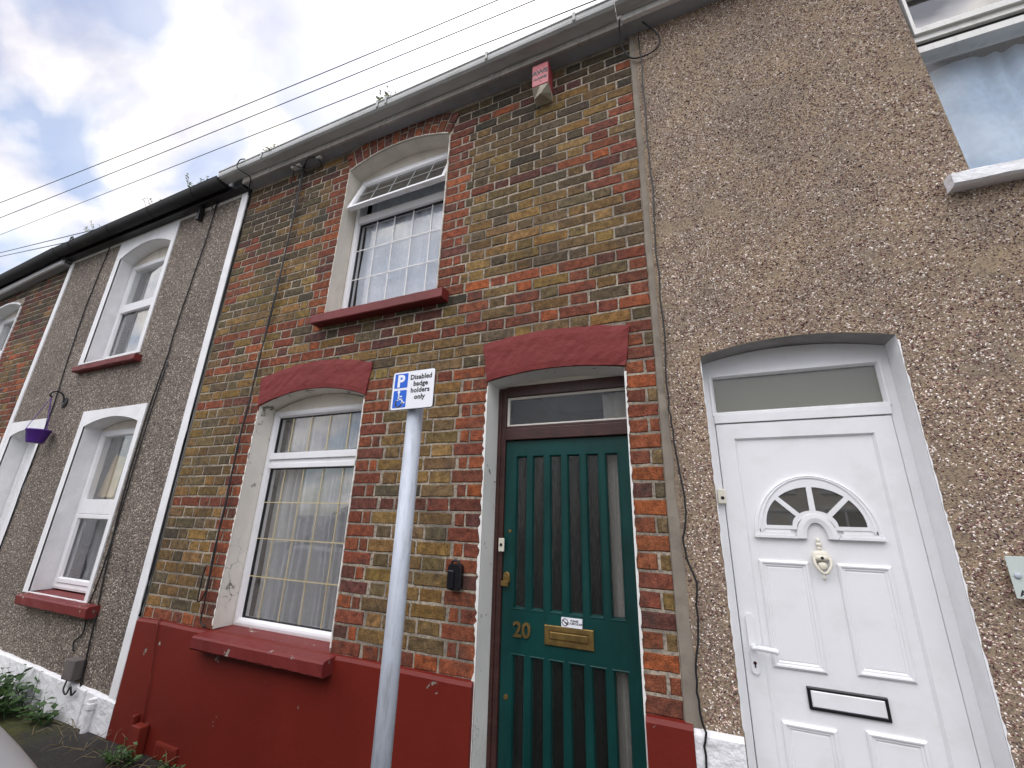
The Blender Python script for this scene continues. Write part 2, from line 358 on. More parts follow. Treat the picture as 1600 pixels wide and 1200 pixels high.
def poly(bm, outer, holes, y0, y1=None, mi=0, sides=True, hole_sides=True):
    """flat polygon (x,z) with holes at y0, extruded back to y1"""
    ls = [[Vector((x, 0, z)) for x, z in outer]] + [[Vector((x, 0, z)) for x, z in h] for h in holes]
    flat = [p for l in ls for p in l]
    front = [bm.verts.new((p.x, y0, p.z)) for p in flat]
    for t in tessellate_polygon(ls):
        try: bm.faces.new([front[i] for i in t]).material_index = mi
        except ValueError: pass
    if y1 is not None:
        back = [bm.verts.new((p.x, y1, p.z)) for p in flat]; k = 0
        for j, l in enumerate(ls):
            n = len(l)
            if (j == 0 and sides) or (j > 0 and hole_sides):
                for i in range(n): bm.faces.new((front[k + i], front[k + (i + 1) % n], back[k + (i + 1) % n], back[k + i])).material_index = mi
            k += n
def tube(bm, pts, r, seg=8, caps=True, mi=0):
    pts = [Vector(p) for p in pts]; rings = []; up = None
    for i, p in enumerate(pts):
        d = ((pts[min(i + 1, len(pts) - 1)] - pts[max(i - 1, 0)])).normalized()
        if up is None:
            up = Vector((0, 0, 1)) if abs(d.z) < .9 else Vector((1, 0, 0))
        a = d.cross(up).normalized(); b = d.cross(a).normalized(); up = -b if False else up
        rr = r[i] if isinstance(r, (list, tuple)) else r
        rings.append([p + a * (rr * cos(2 * pi * k / seg)) + b * (rr * sin(2 * pi * k / seg)) for k in range(seg)])
    loops(bm, rings, caps, caps, mi)
def smooth_path(pts, n=6):
    P = [Vector(p) for p in pts]; P = [P[0] * 2 - P[1]] + P + [P[-1] * 2 - P[-2]]; out = []
    for i in range(1, len(P) - 2):
        for k in range(n):
            t = k / n; a, b, c, d = P[i - 1], P[i], P[i + 1], P[i + 2]
            out.append(.5 * (2 * b + (c - a) * t + (2 * a - 5 * b + 4 * c - d) * t * t + (3 * b - a - 3 * c + d) * t ** 3))
    out.append(P[-2]); return out
def ball(bm, c, rx, ry, rz, u=14, v=9, mi=0):
    rings = []
    for j in range(1, v):
        th = pi * j / v; rings.append([(c[0] + rx * sin(th) * cos(2 * pi * i / u), c[1] + ry * sin(th) * sin(2 * pi * i / u), c[2] + rz * cos(th)) for i in range(u)])
    vs = loops(bm, rings, mi=mi)
    for ring, z in ((vs[0], c[2] + rz), (vs[-1], c[2] - rz)):
        t = bm.verts.new((c[0], c[1], z))
        for i in range(u): bm.faces.new((ring[i], ring[(i + 1) % u], t)).material_index = mi
def lathe(bm, c, prof, seg=20, axis='z', mi=0, cap=True):
    rings = []
    for r, h in prof:
        rings.append([(c[0] + r * cos(2 * pi * i / seg), c[1] + r * sin(2 * pi * i / seg), c[2] + h) if axis == 'z' else
                      (c[0] + r * cos(2 * pi * i / seg), c[1] + h, c[2] + r * sin(2 * pi * i / seg)) if axis == 'y' else
                      (c[0] + h, c[1] + r * cos(2 * pi * i / seg), c[2] + r * sin(2 * pi * i / seg)) for i in range(seg)])
    loops(bm, rings, cap, cap, mi)
def text_mesh(body, size, loc, rot=(pi / 2, 0, 0), align='LEFT', extrude=.0006, bold=0, space=1.0, line=1.0):
    c = bpy.data.curves.new("lettering", 'FONT'); c.body = body; c.size = size; c.align_x = align; c.extrude = extrude
    c.offset = bold; c.space_character = space; c.space_line = line; c.resolution_u = 3
    o = bpy.data.objects.new("lettering", c); COL.objects.link(o); o.location = loc; o.rotation_euler = rot
    bpy.context.view_layer.update()
    me = bpy.data.meshes.new_from_object(o.evaluated_get(bpy.context.evaluated_depsgraph_get())); me.transform(o.matrix_world)
    bpy.data.objects.remove(o); bpy.data.curves.remove(c); return me

def roughen(bm, amt, scale=1.0, cut=0):
    if cut: bmesh.ops.subdivide_edges(bm, edges=bm.edges[:], cuts=cut, use_grid_fill=True)
    from mathutils import noise as mn
    for v in bm.verts: v.co += mn.noise_vector(v.co * scale) * amt

# ------------------------------------------------------------------ brickwork
def lerp_table(tab, k):
    for (a, za), (b, zb) in zip(tab, tab[1:]):
        if k <= b: return za + (zb - za) * (k - a) / (b - a)
    (a, za), (b, zb) = tab[-2:]; return za + (zb - za) * (k - a) / (b - a)
def pick(c, s=.15, g=.95):
    f = random.uniform(1 - s, 1 + s); return tuple(min(1, g * x * f * random.uniform(.94, 1.06)) for x in c)
YEL = [(.255, .160, .060), (.220, .138, .056), (.285, .184, .074), (.195, .126, .058), (.240, .146, .050), (.205, .138, .070), (.168, .108, .048)]
GRY = [(.155, .115, .064), (.140, .108, .070), (.172, .124, .062), (.125, .096, .060)]
DRK = [(.108, .082, .052), (.092, .074, .051), (.118, .088, .052), (.078, .066, .050)]
RED = [(.250, .078, .042), (.218, .070, .042), (.275, .090, .046), (.190, .064, .043), (.235, .078, .046)]
ORG = [(.35, .104, .042), (.32, .100, .046)]
PUR = [(.150, .060, .048), (.134, .058, .049)]
def sstep(v, a, b):
    f = max(0, min(1, (v - a) / (b - a))); return f * f * (3 - 2 * f)
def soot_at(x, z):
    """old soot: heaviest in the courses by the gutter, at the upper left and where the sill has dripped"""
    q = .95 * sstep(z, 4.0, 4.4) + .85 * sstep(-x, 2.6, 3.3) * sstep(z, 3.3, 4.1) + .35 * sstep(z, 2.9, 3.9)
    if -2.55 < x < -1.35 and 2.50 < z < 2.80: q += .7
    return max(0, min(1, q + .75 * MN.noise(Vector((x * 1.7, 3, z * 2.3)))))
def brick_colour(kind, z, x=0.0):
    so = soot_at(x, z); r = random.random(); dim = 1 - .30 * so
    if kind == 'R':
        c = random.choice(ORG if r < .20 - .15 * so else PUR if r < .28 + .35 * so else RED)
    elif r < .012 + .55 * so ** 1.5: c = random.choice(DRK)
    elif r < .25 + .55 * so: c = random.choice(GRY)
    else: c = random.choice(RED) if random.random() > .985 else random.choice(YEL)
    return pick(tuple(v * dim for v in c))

def clip_pieces(a, b, x0, period, parity):
    """Flemish bond pieces between a and b on a fixed phase: (x0,x1,is_header)"""
    S_, H_, J = period * .640, period * .304, period * .028
    out = []; off = 0 if parity == 0 else .525 * period; n = math.floor((a - x0 - off) / period) - 1
    x = x0 + off + n * period
    while x < b:
        for w, h in ((S_, False), (H_, True)):
            p, q = max(a, x), min(b, x + w)
            if q - p > .045: out.append([p, q, h])
            elif q > p and out: out[-1][1] = q
            x += w + J
    return out

def brick_wall(name, parent, x_lo, x_hi, table, kmax, openings, kind_of, holes, top, bottom, phase, period=.337, rj=1.0, extra=(), y=0.0, hh=.0330):
    V, F, C = [], [], []
    def brick(x0, x1, z0, z1, col, dy=0, quad=None):
        j = lambda s: random.gauss(0, s * rj)
        nx = max(2, int((x1 - x0) / .04)); nz = 2; pts = []
        if quad is None:
            q = [(x0, z0 + j(.0012)), (x1, z0 + j(.0012)), (x1, z1 + j(.0012)), (x0, z1 + j(.0012))]
        else: q = quad
        for (p, r, n) in ((q[0], q[1], nx), (q[1], q[2], nz), (q[2], q[3], nx), (q[3], q[0], nz)):
            for i in range(n):
                f = i / n; pts.append((p[0] + (r[0] - p[0]) * f, p[1] + (r[1] - p[1]) * f))
        n = len(pts); cx_ = sum(p[0] for p in pts) / n; cz_ = sum(p[1] for p in pts) / n
        tilt = max(-.006, min(.006, j(.004))); base = len(V); yy = y + dy + max(-.0016, min(.0012, j(.0009)))
        hw, hz = max(abs(p[0] - cx_) for p in pts), max(abs(p[1] - cz_) for p in pts)
        P = [(px + j(.0013), pz + j(.0011)) for px, pz in pts]
        for ring, (ins, yo) in enumerate(((0, .022), (.0005, .0042), (.0055, .0))):
            for px, pz in P:
                s = lambda d, h: d * (1 - min(.6, ins / max(h, .01)))
                V.append((cx_ + s(px - cx_, hw), yy + yo + (px - cx_) * tilt + (abs(j(.0008)) if ring == 2 else 0), cz_ + s(pz - cz_, hz))); C.append(col if ring == 2 else tuple(v * .5 for v in col))
        for ring in (0, 1):
            for i in range(n):
                a = base + ring * n; F.append((a + i, a + (i + 1) % n, a + n + (i + 1) % n, a + n + i))
        F.append(tuple(base + 2 * n + i for i in range(n)))
    for k in range(kmax + 1):
        z = lerp_table(table, k); z0, z1 = z - hh, z + hh
        cuts = []
        for o in openings:
            if o['z0'] - .02 < z < o['zs'] + .01: cuts.append((o['x0'], o['x1'], True))
            elif o['zs'] + .01 <= z < o['ztop']: cuts.append((o['ax0'], o['ax1'], False))
        cuts.sort(); ivs = []; x = x_lo; jl = False
        for a, b, jm in cuts:
            ivs.append((x, a - .004, jl, jm)); x = b + .004; jl = jm
        ivs.append((x, x_hi, jl, False))
        for a, b, jl, jr in ivs:
            if b - a < .05: continue
            A = (k % 2 == 0); pcs = []
            lq = [(.205, 0)] if A else [(.100, 1), (.056, 2)]
            if b - a < .3:
                w = b - a
                for p, q, h in ([(a, b, False)] if A else [(a, a + w * .62, True), (a + w * .62 + .01, b, True)]):
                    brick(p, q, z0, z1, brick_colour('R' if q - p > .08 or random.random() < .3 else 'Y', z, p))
                continue
            if jl:
                for w, _ in lq: pcs.append([a, a + w, 'Q']); a += w + .01
            rq = []
            if jr:
                for w, _ in lq: rq.append([b - w, b, 'Q']); b -= w + .01
            pcs += clip_pieces(a, b, phase, period, 0 if A else 1) + rq
            for p, q, h in pcs:
                kd = 'R' if h == 'Q' else kind_of(k, h, (p + q) / 2)
                for ex, ez in extra:
                    if p - .02 <= ex <= q + .02 and abs(ez - z) < .037: kd = 'R'
                if h != 'Q' and q - p > .26:
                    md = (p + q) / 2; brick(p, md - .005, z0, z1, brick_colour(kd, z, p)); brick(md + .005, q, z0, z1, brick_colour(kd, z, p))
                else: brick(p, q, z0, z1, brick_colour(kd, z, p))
    for o in openings:                                   # gauged brick arch over an opening, two rings of headers
        if not o.get('voussoirs'): continue
        xc, w, zs, rise, t = (o['x0'] + o['x1']) / 2, (o['x1'] - o['x0']) / 2, o['zs'], o['rise'], .195
        R = (w * w + rise * rise) / (2 * rise); cz = zs + rise - R; a0 = math.asin(w / R); n = int(2 * a0 * R / .072)
        for i in range(n):
            t0, t1 = -a0 + 2 * a0 * (i + .07) / n, -a0 + 2 * a0 * (i + .93) / n
            for ra, rb in (((.006, .092), (.103, t)) if i % 2 else ((.006, .122), (.133, t))):
                qd = [(xc + (R + ra) * sin(t0), cz + (R + ra) * cos(t0)), (xc + (R + ra) * sin(t1), cz + (R + ra) * cos(t1)), (xc + (R + rb) * sin(t1), cz + (R + rb) * cos(t1)), (xc + (R + rb) * sin(t0), cz + (R + rb) * cos(t0))]
                if min(q[1] for q in qd) > top - .005: continue
                brick(min(q[0] for q in qd), max(q[0] for q in qd), qd[0][1], qd[2][1], pick(random.choice(RED + PUR)), -.007, qd)
    bm = B(); poly(bm, [(x_lo - .02, bottom), (x_lo - .02, top), (x_hi + .02, top), (x_hi + .02, bottom)], holes, y + .0042, y + .06, hole_sides=False, sides=False)
    for o in openings:
        if o.get('voussoirs'):
            w0, w1, zs, rise = o['x0'], o['x1'], o['zs'], o['rise']
            poly(bm, arc(w0, w1, zs, rise) + [(w1 + .015, top)] + [(w0 - .015, top)], [], y - .0015, y + .004)
    mv = [v.co[:] for v in bm.verts]; bm.verts.index_update(); mf = [tuple(v.index for v in f.verts) for f in bm.faces]; bm.free()
    nb = len(V); nfb = len(F)
    V += mv; F += [tuple(i + nb for i in f) for f in mf]; C += [(.4, .36, .3)] * len(mv)
    me = bpy.data.meshes.new(name); me.from_pydata(V, [], F)
    a = me.attributes.new('tint', 'FLOAT_COLOR', 'POINT'); a.data.foreach_set('color', np.array([(*c, 1) for c in C], 'f').ravel())
    mi = np.zeros(len(F), 'i'); mi[nfb:] = 1
    me.materials.append(MAT['brick']); me.materials.append(MAT['mortar']); me.polygons.foreach_set('material_index', mi)
    o = bpy.data.objects.new(name, me); return link(o, parent)

# ------------------------------------------------------------------ shared building pieces
def reveal(bm, outline, y0, y1, mi=0, jag=None):
    """lining of an opening; outline is an open run of (x,z), jamb foot to jamb foot"""
    f = [bm.verts.new((x, y0, z)) for x, z in outline]; m_ = [bm.verts.new((x, (y0 + y1) / 2, z)) for x, z in outline]; b = [bm.verts.new((x, y1, z)) for x, z in outline]
    for i in range(len(f) - 1):
        bm.faces.new((f[i], f[i + 1], m_[i + 1], m_[i])).material_index = mi; bm.faces.new((m_[i], m_[i + 1], b[i + 1], b[i])).material_index = mi
def ragged_edge(bm, pts, wmin, wmax, y, side, step=.018):
    """paint carried over on to the wall face beside an opening, with an uneven edge; side +1 = to the right of the run"""
    P = [Vector((x, 0, z)) for x, z in pts]; inner, outer = [], []
    for a, b in zip(P, P[1:]):
        d = b - a; n = max(1, int(d.length / step)); nr = Vector((d.z, 0, -d.x)).normalized() * side
        for i in range(n):
            q = a + d * (i / n); inner.append(q); outer.append(q + nr * random.uniform(wmin, wmax))
    vi = [bm.verts.new((p.x, y, p.z)) for p in inner]; vo = [bm.verts.new((p.x, y, p.z)) for p in outer]; vb = [bm.verts.new((p.x, y + .012, p.z)) for p in outer]
    for i in range(len(vi) - 1):
        bm.faces.new((vi[i], vi[i + 1], vo[i + 1], vo[i])); bm.faces.new((vo[i], vo[i + 1], vb[i + 1], vb[i]))
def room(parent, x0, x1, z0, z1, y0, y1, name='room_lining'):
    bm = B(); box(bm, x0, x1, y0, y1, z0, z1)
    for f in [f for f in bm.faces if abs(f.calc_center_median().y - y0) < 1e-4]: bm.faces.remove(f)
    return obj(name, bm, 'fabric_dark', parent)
def curtain(label, x0, x1, z0, z1, y, mat, folds, depth, name='net_curtain', seed=0, gather=0.0, group=None):
    rnd = random.Random(seed); bm = B(); n = folds * 8; rows = 8; vs = []
    ph = [rnd.uniform(-.5, .5) for _ in range(folds + 2)]
    for r in range(rows + 1):
        fz = r / rows; row = []
        for i in range(n + 1):
            f = i / n; fo = max(0, f + .028 * sin(2 * pi * 2.3 * f + seed) + .016 * sin(2 * pi * 5.3 * f + 2 * seed)) * folds; k = min(folds, int(fo))
            a = depth * (.55 + .45 * fz) * sin(2 * pi * fo + ph[k] * 1.2 + .4 * sin(3 * fz + k)) + .35 * depth * sin(2 * pi * fo * .37 + 1)
            row.append(bm.verts.new((x0 + (x1 - x0) * f + .006 * sin(9 * fz + k), y + a, z1 + (z0 - z1) * fz)))
        vs.append(row)
    for r in range(rows):
        for i in range(n): bm.faces.new((vs[r][i], vs[r][i + 1], vs[r + 1][i + 1], vs[r + 1][i]))
    o = obj(name, bm, mat, None, True); return tag(o, label, 'curtain', group)
def pane(name, parent, x0, x1, z0, z1, y, mat='glass'):
    bm = B(); loops(bm, [rect(x0, x1, z0, z1, y), rect(x0, x1, z0, z1, y + .004)], True, True); return obj(name, bm, mat, parent)
def bars(bm, xs, z0, z1, zs, x0, x1, y, w, dots=False):
    for x in xs: box(bm, x - w / 2, x + w / 2, y, y + .004, z0, z1)
    for z in zs: box(bm, x0, x1, y - .0045, y - .0008, z - w / 2, z + w / 2)
    if dots:
        for x in xs:
            for z in zs: box(bm, x - w, x + w, y - .0065, y - .0048, z - w, z + w)

# ================================================================== SETTING: ground
bm = B()
for i in range(61):
    for j in range(8): pass
gx = np.linspace(-14, 8, 89); gy_ = np.linspace(.3, -1.30, 9)
from mathutils import noise as MN
gv = [[bm.verts.new((x, y, .006 * MN.noise(Vector((x * 1.3, y * 2, 0))) - .004 - (.012 * max(0, -x - 3.9) if x < -3.9 else 0) * .9)) for y in gy_] for x in gx]
for i in range(len(gx) - 1):
    for j in range(len(gy_) - 1): bm.faces.new((gv[i][j], gv[i + 1][j], gv[i + 1][j + 1], gv[i][j + 1]))
m, t, b = newmat("old_tarmac_with_moss"); co = obco(t)
c = mix(t, ramp(t, noise(t, co, 60, 5, .7), .35, .7), (.016, .014, .012), (.050, .045, .038))
c = mix(t, ramp(t, noise(t, co, 3.5, 5, .6), .45, .62), c, (.022, .018, .014))
xs_ = node(t, 'ShaderNodeSeparateXYZ'); t.links.new(co, xs_.inputs[0])
mr = node(t, 'ShaderNodeMapRange'); mr.inputs[1].default_value = -4.05; mr.inputs[2].default_value = -4.5; t.links.new(xs_.outputs[0], mr.inputs[0])
mo = node(t, 'ShaderNodeMath', operation='MULTIPLY'); t.links.new(mr.outputs[0], mo.inputs[0]); t.links.new(ramp(t, noise(t, co, 5, 6, .65), .3, .5), mo.inputs[1])
c = mix(t, mo.outputs[0], c, mix(t, ramp(t, noise(t, co, 25, 4), .35, .65), (.035, .045, .008), (.085, .085, .018)))
t.links.new(c, b.inputs['Base Color']); b.inputs['Roughness'].default_value = .9; bump(t, b, noise(t, co, 90, 5, .7), .9, .012); MAT['pavement'] = m
structure('pavement', bm, 'pavement', 'dark mossy tarmac pavement along the foot of the houses')
MAT['kerbstone'] = paint("kerb_granite", (.30, .29, .27), .85, .2, 20, .5, 60, (.12, .12, .11), .5, 6)
bm = B()
for i in range(24): box(bm, -14 + i * .92, -14 + i * .92 + .912, -1.43, -1.3, -.2, .006)
structure('kerb', bm, 'kerbstone', 'row of pale granite kerb stones beside the road')
bm = B(); vs = [bm.verts.new(p) for p in ((-400, -500, -.12), (400, -500, -.12), (400, 300, -.12), (-400, 300, -.12))]; bm.faces.new(vs)
MAT['tarmac'] = paint("road_tarmac", (.055, .054, .053), .9, .25, 40, .8, 120, (.035, .035, .034), .5, 2)
structure('road', bm, 'tarmac', 'grey tarmac road in front of the terrace')

# ================================================================== HOUSE 20 (brick, green door)
H20 = thing('terraced_house', (-1.96, 0, 0), 'brown and red brick terraced house with dark green front door and maroon base', 'house')
LW = dict(x0=-3.005, x1=-1.995, z0=.70, zs=2.215, rise=.09)
UW = dict(x0=-2.485, x1=-1.495, z0=2.86, zs=4.252, rise=.103)
DR = dict(x0=-1.072, x1=-.300, z0=0.0, zs=2.205, rise=.04)
TAB = [(0, .749), (10, 1.518), (20, 2.277), (24, 2.572), (28, 2.872), (38, 3.624), (47, 4.285), (50, 4.508)]
def kind20(k, header, x):
    if k in (0, 10, 20, 24, 28, 38, 47): return 'R' if random.random() > .02 else 'Y'
    if k in (25, 27): return 'R' if header else 'Y'
    if k == 26: return 'Y' if header else 'R'
    return 'Y'
extra = [(-.416, 3.708), (-.353, 3.787), (-.307, 3.862), (-.227, 3.939), (-.19, 3.996), (-.412, 3.561), (-.352, 3.482), (-.302, 3.412), (-.219, 3.334), (-.189, 3.255),
         (-3.237, 4.278), (-3.539, 3.755), (-3.617, 3.85), (-3.533, 3.699), (-3.513, 3.56), (-3.508, 3.543), (-3.569, 3.469), (-3.633, 3.401), (-3.694, 3.327), (-3.73, 3.243), (-.19, 2.80), (-.19, 2.65)]
ops = [dict(x0=LW['x0'], x1=LW['x1'], z0=.70, zs=2.215, ztop=2.44, ax0=-3.022, ax1=-1.985), dict(x0=DR['x0'], x1=DR['x1'], z0=0, zs=2.205, ztop=2.44, ax0=-1.09, ax1=-.285),
       dict(x0=UW['x0'], x1=UW['x1'], z0=2.84, zs=4.252, rise=.103, ztop=4.6, ax0=UW['x0'] - .02, ax1=UW['x1'] + .02, voussoirs=True)]
holes = [arch_outline(o['x0'], o['x1'], o['z0'] if o is not DR else .02, o['zs'], o['rise']) for o in (LW, DR, UW)]
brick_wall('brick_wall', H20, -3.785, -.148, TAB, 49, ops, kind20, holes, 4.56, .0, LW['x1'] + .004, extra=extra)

# painted plinth
def plinth(name, parent, x0, x1, ztop, mat, yf=-.028, label=None, zb=-.05):
    bm = B(); n = max(2, int((x1 - x0) / .05)); vs = []
    for i in range(n + 1):
        x = x0 + (x1 - x0) * i / n; w = .004 * MN.noise(Vector((x * 3, 0, 5))); yy = yf + .006 * MN.noise(Vector((x * 2, 3, 0)))
        vs.append([bm.verts.new(p) for p in ((x, yy, zb), (x, yy + .003, ztop * .5), (x, yy, ztop - .02 + w), (x, yy + .012, ztop - .004 + w), (x, .006, ztop + w), (x, .02, ztop + w))])
    for a, b in zip(vs, vs[1:]):
        for i in range(5): bm.faces.new((a[i], b[i], b[i + 1], a[i + 1]))
    bm.faces.new(vs[0]); bm.faces.new(vs[-1])
    return obj(name, bm, mat, parent, label=label)
plinth('plinth', H20, -3.785, -1.078, .716, 'maroon_plinth')
plinth('plinth', H20, -.292, -.117, .716, 'maroon_plinth')

# painted arches
def painted_arch(x0, x1, zs, rise, tx0, tx1, tz0, tz1, trise, parent):
    bm = B(); n = 22; lo = arc(x0, x1, zs, rise, n); up = [(x, z + tz0 + (tz1 - tz0) * i / n - tz0) for i, (x, z) in enumerate(arc(tx0, tx1, tz0, trise, n))]
    g = []; rows = 6
    for i in range(n + 1):
        col_ = []
        for r in range(rows + 1):
            f = r / rows; x = lo[i][0] + (up[i][0] - lo[i][0]) * f; z = lo[i][1] + (up[i][1] - lo[i][1]) * f
            jt = (.0018 if (r == 3 and random.random() < .6) else 0) + (.0035 if (i % 2 == 0 and random.random() < .35) else 0)
            edge = r in (0, rows) or i in (0, n)
            col_.append(bm.verts.new((x + (random.uniform(-.004, .004) if edge else 0), -.016 + jt + random.uniform(0, .002) + (.004 if edge else 0), z + (random.uniform(.0015, .006) if r == 0 else random.uniform(-.003, .003) if edge else 0))))
        g.append(col_)
    for i in range(n):
        for r in range(rows): bm.faces.new((g[i][r], g[i + 1][r], g[i + 1][r + 1], g[i][r + 1]))
    per = [g[i][0] for i in range(n + 1)] + [g[n][r] for r in range(1, rows + 1)] + [g[i][rows] for i in range(n - 1, -1, -1)] + [g[0][r] for r in range(rows - 1, 0, -1)]
    bk = [bm.verts.new((v.co.x, .03, v.co.z)) for v in per]
    for i in range(len(per)): bm.faces.new((per[i], per[(i + 1) % len(per)], bk[(i + 1) % len(per)], bk[i]))
    return obj('painted_arch', bm, 'maroon_arch', parent)
painted_arch(-3.022, -1.985, 2.212, .092, -3.042, -1.951, 2.436, 2.437, .078, H20)
painted_arch(-1.078, -.294, 2.208, .036, -1.116, -.258, 2.443, 2.429, .040, H20)

# ---- ground-floor window
def window20(z_top_light):
    pass
bm = B(); x0, x1, zb, zt = -3.0, -2.0, .722, 2.20
frame(bm, x0, x1, zb, zt, [(0, .20), (0, .13), (.02, .126), (.036, .13), (.048, .150), (.048, .20)])
box(bm, x0 + .05, x1 - .05, .128, .17, 1.766, 1.80); box(bm, x0 + .05, x1 - .05, .136, .17, 1.800, 1.830); box(bm, x0 + .045, x1 - .045, .122, .17, 1.830, 1.878)
win = obj('window', bm, 'upvc', H20, bevel=.003)
bm = B(); poly(bm, arc(x0, x1, 2.203, .10) + [(x1, 2.2005), (x0, 2.2005)], [], .134, .19); obj('arch_infill', bm, 'cream', win)
bm = B(); frame(bm, x0 + .048, x1 - .048, .770, 1.766, [(0, .151), (.007, .153), (.007, .17)]); frame(bm, x0 + .048, x1 - .048, 1.878, 2.152, [(0, .151), (.007, .153), (.007, .17)]); obj('gasket', bm, 'dark_rubber', win)
pane('pane', win, x0 + .05, x1 - .05, .772, 1.764, .160); pane('pane', win, x0 + .05, x1 - .05, 1.880, 2.150, .160)
bm = B(); bars(bm, [-2.80, -2.612, -2.425, -2.239], .775, 1.763, [1.523, 1.275, 1.029], -2.95, -2.05, .1545, .006, True); bars(bm, [-2.806, -2.618, -2.432, -2.245], 1.884, 2.146, [], 0, 0, .1545, .0075); obj('glazing_bars', bm, 'gold', win)
out = [(LW['x0'], .722)] + arc(LW['x0'], LW['x1'], LW['zs'], LW['rise']) + [(LW['x1'], .722)]
bm = B(); reveal(bm, out, -.002, .21); ragged_edge(bm, [(LW['x0'], .74), (LW['x0'], 2.2)], .004, .020, -.004, -1); ragged_edge(bm, [(LW['x1'], .74), (LW['x1'], 2.2)], .003, .011, -.004, 1)
obj('window_reveal', bm, 'flake', win)
bm = B(); n = 26; vs = []
for i in range(n + 1):
    x = -3.035 + 1.105 * i / n; j = lambda s: random.uniform(-s, s)
    vs.append([bm.verts.new(p) for p in ((x, .135, .724), (x, -.03, .709 + j(.001)), (x + j(.002), -.095 + j(.002), .700 + j(.002)), (x + j(.002), -.104 + j(.002), .690), (x, -.102 + j(.002), .632 + j(.003)), (x, -.094, .624 + j(.002)), (x, -.02, .628), (x, .135, .628))])
for a, b in zip(vs, vs[1:]):
    for i in range(7): bm.faces.new((a[i], b[i], b[i + 1], a[i + 1]))
bm.faces.new(vs[0]); bm.faces.new(vs[-1]); obj('window_sill', bm, 'maroon_chip', win)
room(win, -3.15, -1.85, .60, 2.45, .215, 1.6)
curtain('white net curtain in folds behind the gold-barred ground floor window', -2.86, -1.98, .72, 2.2, .215, 'net', 13, .020, seed=3)
curtain('narrow grey side curtain beside the net in the gold-barred window', -3.0, -2.86, .72, 2.2, .265, 'drape', 3, .016, 'side_curtain', seed=5)

# ---- upper window with the open top light
bm = B(); x0, x1, zb, zt = -2.48, -1.50, 2.875, 4.25
frame(bm, x0, x1, zb, zt, [(0, .20), (0, .13), (.02, .126), (.036, .13), (.046, .150), (.046, .20)])
box(bm, x0 + .045, x1 - .045, .126, .19, 3.795, 3.862)
win = obj('window', bm, 'upvc', H20, bevel=.003, label='upper window with its top light tilted open')
bm = B(); poly(bm, arc(x0, x1, 4.256, .096) + [(x1, 4.2505), (x0, 4.2505)], [], .133, .19); obj('arch_infill', bm, 'cream', win)
bm = B(); frame(bm, x0 + .046, x1 - .046, 2.921, 3.795, [(0, .151), (.008, .153), (.008, .17)]); obj('gasket', bm, 'dark_rubber', win)
pane('pane', win, x0 + .048, x1 - .048, 2.923, 3.793, .160, 'glass_low')
bm = B(); bars(bm, [-2.255, -2.075, -1.89, -1.712], 2.924, 3.79, [3.535, 3.262], -2.43, -1.55, .154, .0075); obj('glazing_bars', bm, 'lead', win)
# tilted sash, hinged at its top edge
TOPZ, hs = 4.215, .37; ang = radians(19)
def tilt(bm_):
    Mx = Matrix.Translation((0, .120, TOPZ)) @ Matrix.Rotation(ang, 4, 'X') @ Matrix.Translation((0, -.120, -TOPZ))
    Mx = Matrix.Translation((0, .120, TOPZ)) @ Matrix.Rotation(-ang, 4, 'X') @ Matrix.Translation((0, -.120, -TOPZ))
    bmesh.ops.transform(bm_, matrix=Mx, verts=bm_.verts)
bm = B(); frame(bm, x0 + .02, x1 - .02, TOPZ - hs, TOPZ, [(.012, .165), (0, .150), (0, .122), (.012, .118), (.032, .124), (.040, .138), (.044, .165)]); tilt(bm); sash = obj('open_sash', bm, 'upvc', win)
bm = B(); xa, xb, za, zb_ = x0 + .06, x1 - .06, TOPZ - hs + .04, TOPZ - .04
loops(bm, [rect(xa, xb, za, zb_, .142), rect(xa, xb, za, zb_, .147)], True, True)
bm2 = B(); bars(bm2, [-2.255, -2.075, -1.89, -1.712], za + .004, zb_ - .004, [(za + zb_) / 2], xa + .004, xb - .004, .1375, .005); tilt(bm); tilt(bm2)
obj('sash_pane', bm, 'glass_dark', win); obj('sash_bars', bm2, 'gutter', win)
out = [(UW['x0'], 2.875)] + arc(UW['x0'], UW['x1'], UW['zs'], UW['rise']) + [(UW['x1'], 2.875)]
bm = B(); reveal(bm, out, -.008, .21)
ragged_edge(bm, [(UW['x0'], 2.88), (UW['x0'], 4.25)], .003, .010, -.009, -1); ragged_edge(bm, [(UW['x1'], 2.88), (UW['x1'], 4.25)], .003, .010, -.009, 1); ragged_edge(bm, arc(UW['x0'], UW['x1'], UW['zs'], UW['rise']), .004, .008, -.011, -1)
obj('window_reveal', bm, 'cream', win)
bm = B(); n = 22; vs = []
for i in range(n + 1):
    x = -2.535 + 1.14 * i / n; j = lambda s: random.uniform(-s, s)
    vs.append([bm.verts.new(p) for p in ((x, .135, 2.882), (x + j(.001), -.074 + j(.001), 2.862 + j(.001)), (x + j(.001), -.08, 2.855), (x, -.08 + j(.001), 2.796 + j(.001)), (x, -.075, 2.79), (x, .02, 2.792), (x, .135, 2.792))])
for a, b in zip(vs, vs[1:]):
    for i in range(6): bm.faces.new((a[i], b[i], b[i + 1], a[i + 1]))
bm.faces.new(vs[0]); bm.faces.new(vs[-1]); obj('window_sill', bm, 'maroon', win)
bm = B(); ragged_edge(bm, [(-2.49, 2.872), (-2.08, 2.872)], .004, .022, -.0835, -1); ragged_edge(bm, [(-1.62, 2.872), (-1.56, 2.872)], .002, .012, -.0835, -1)
bm.free()
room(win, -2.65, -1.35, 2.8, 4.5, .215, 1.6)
curtain('lace curtain with pale flower pattern in the upper window over the maroon sill', -2.41, -1.46, 2.86, 3.80, .195, 'net_lace', 9, .010, 'lace_curtain', seed=11)
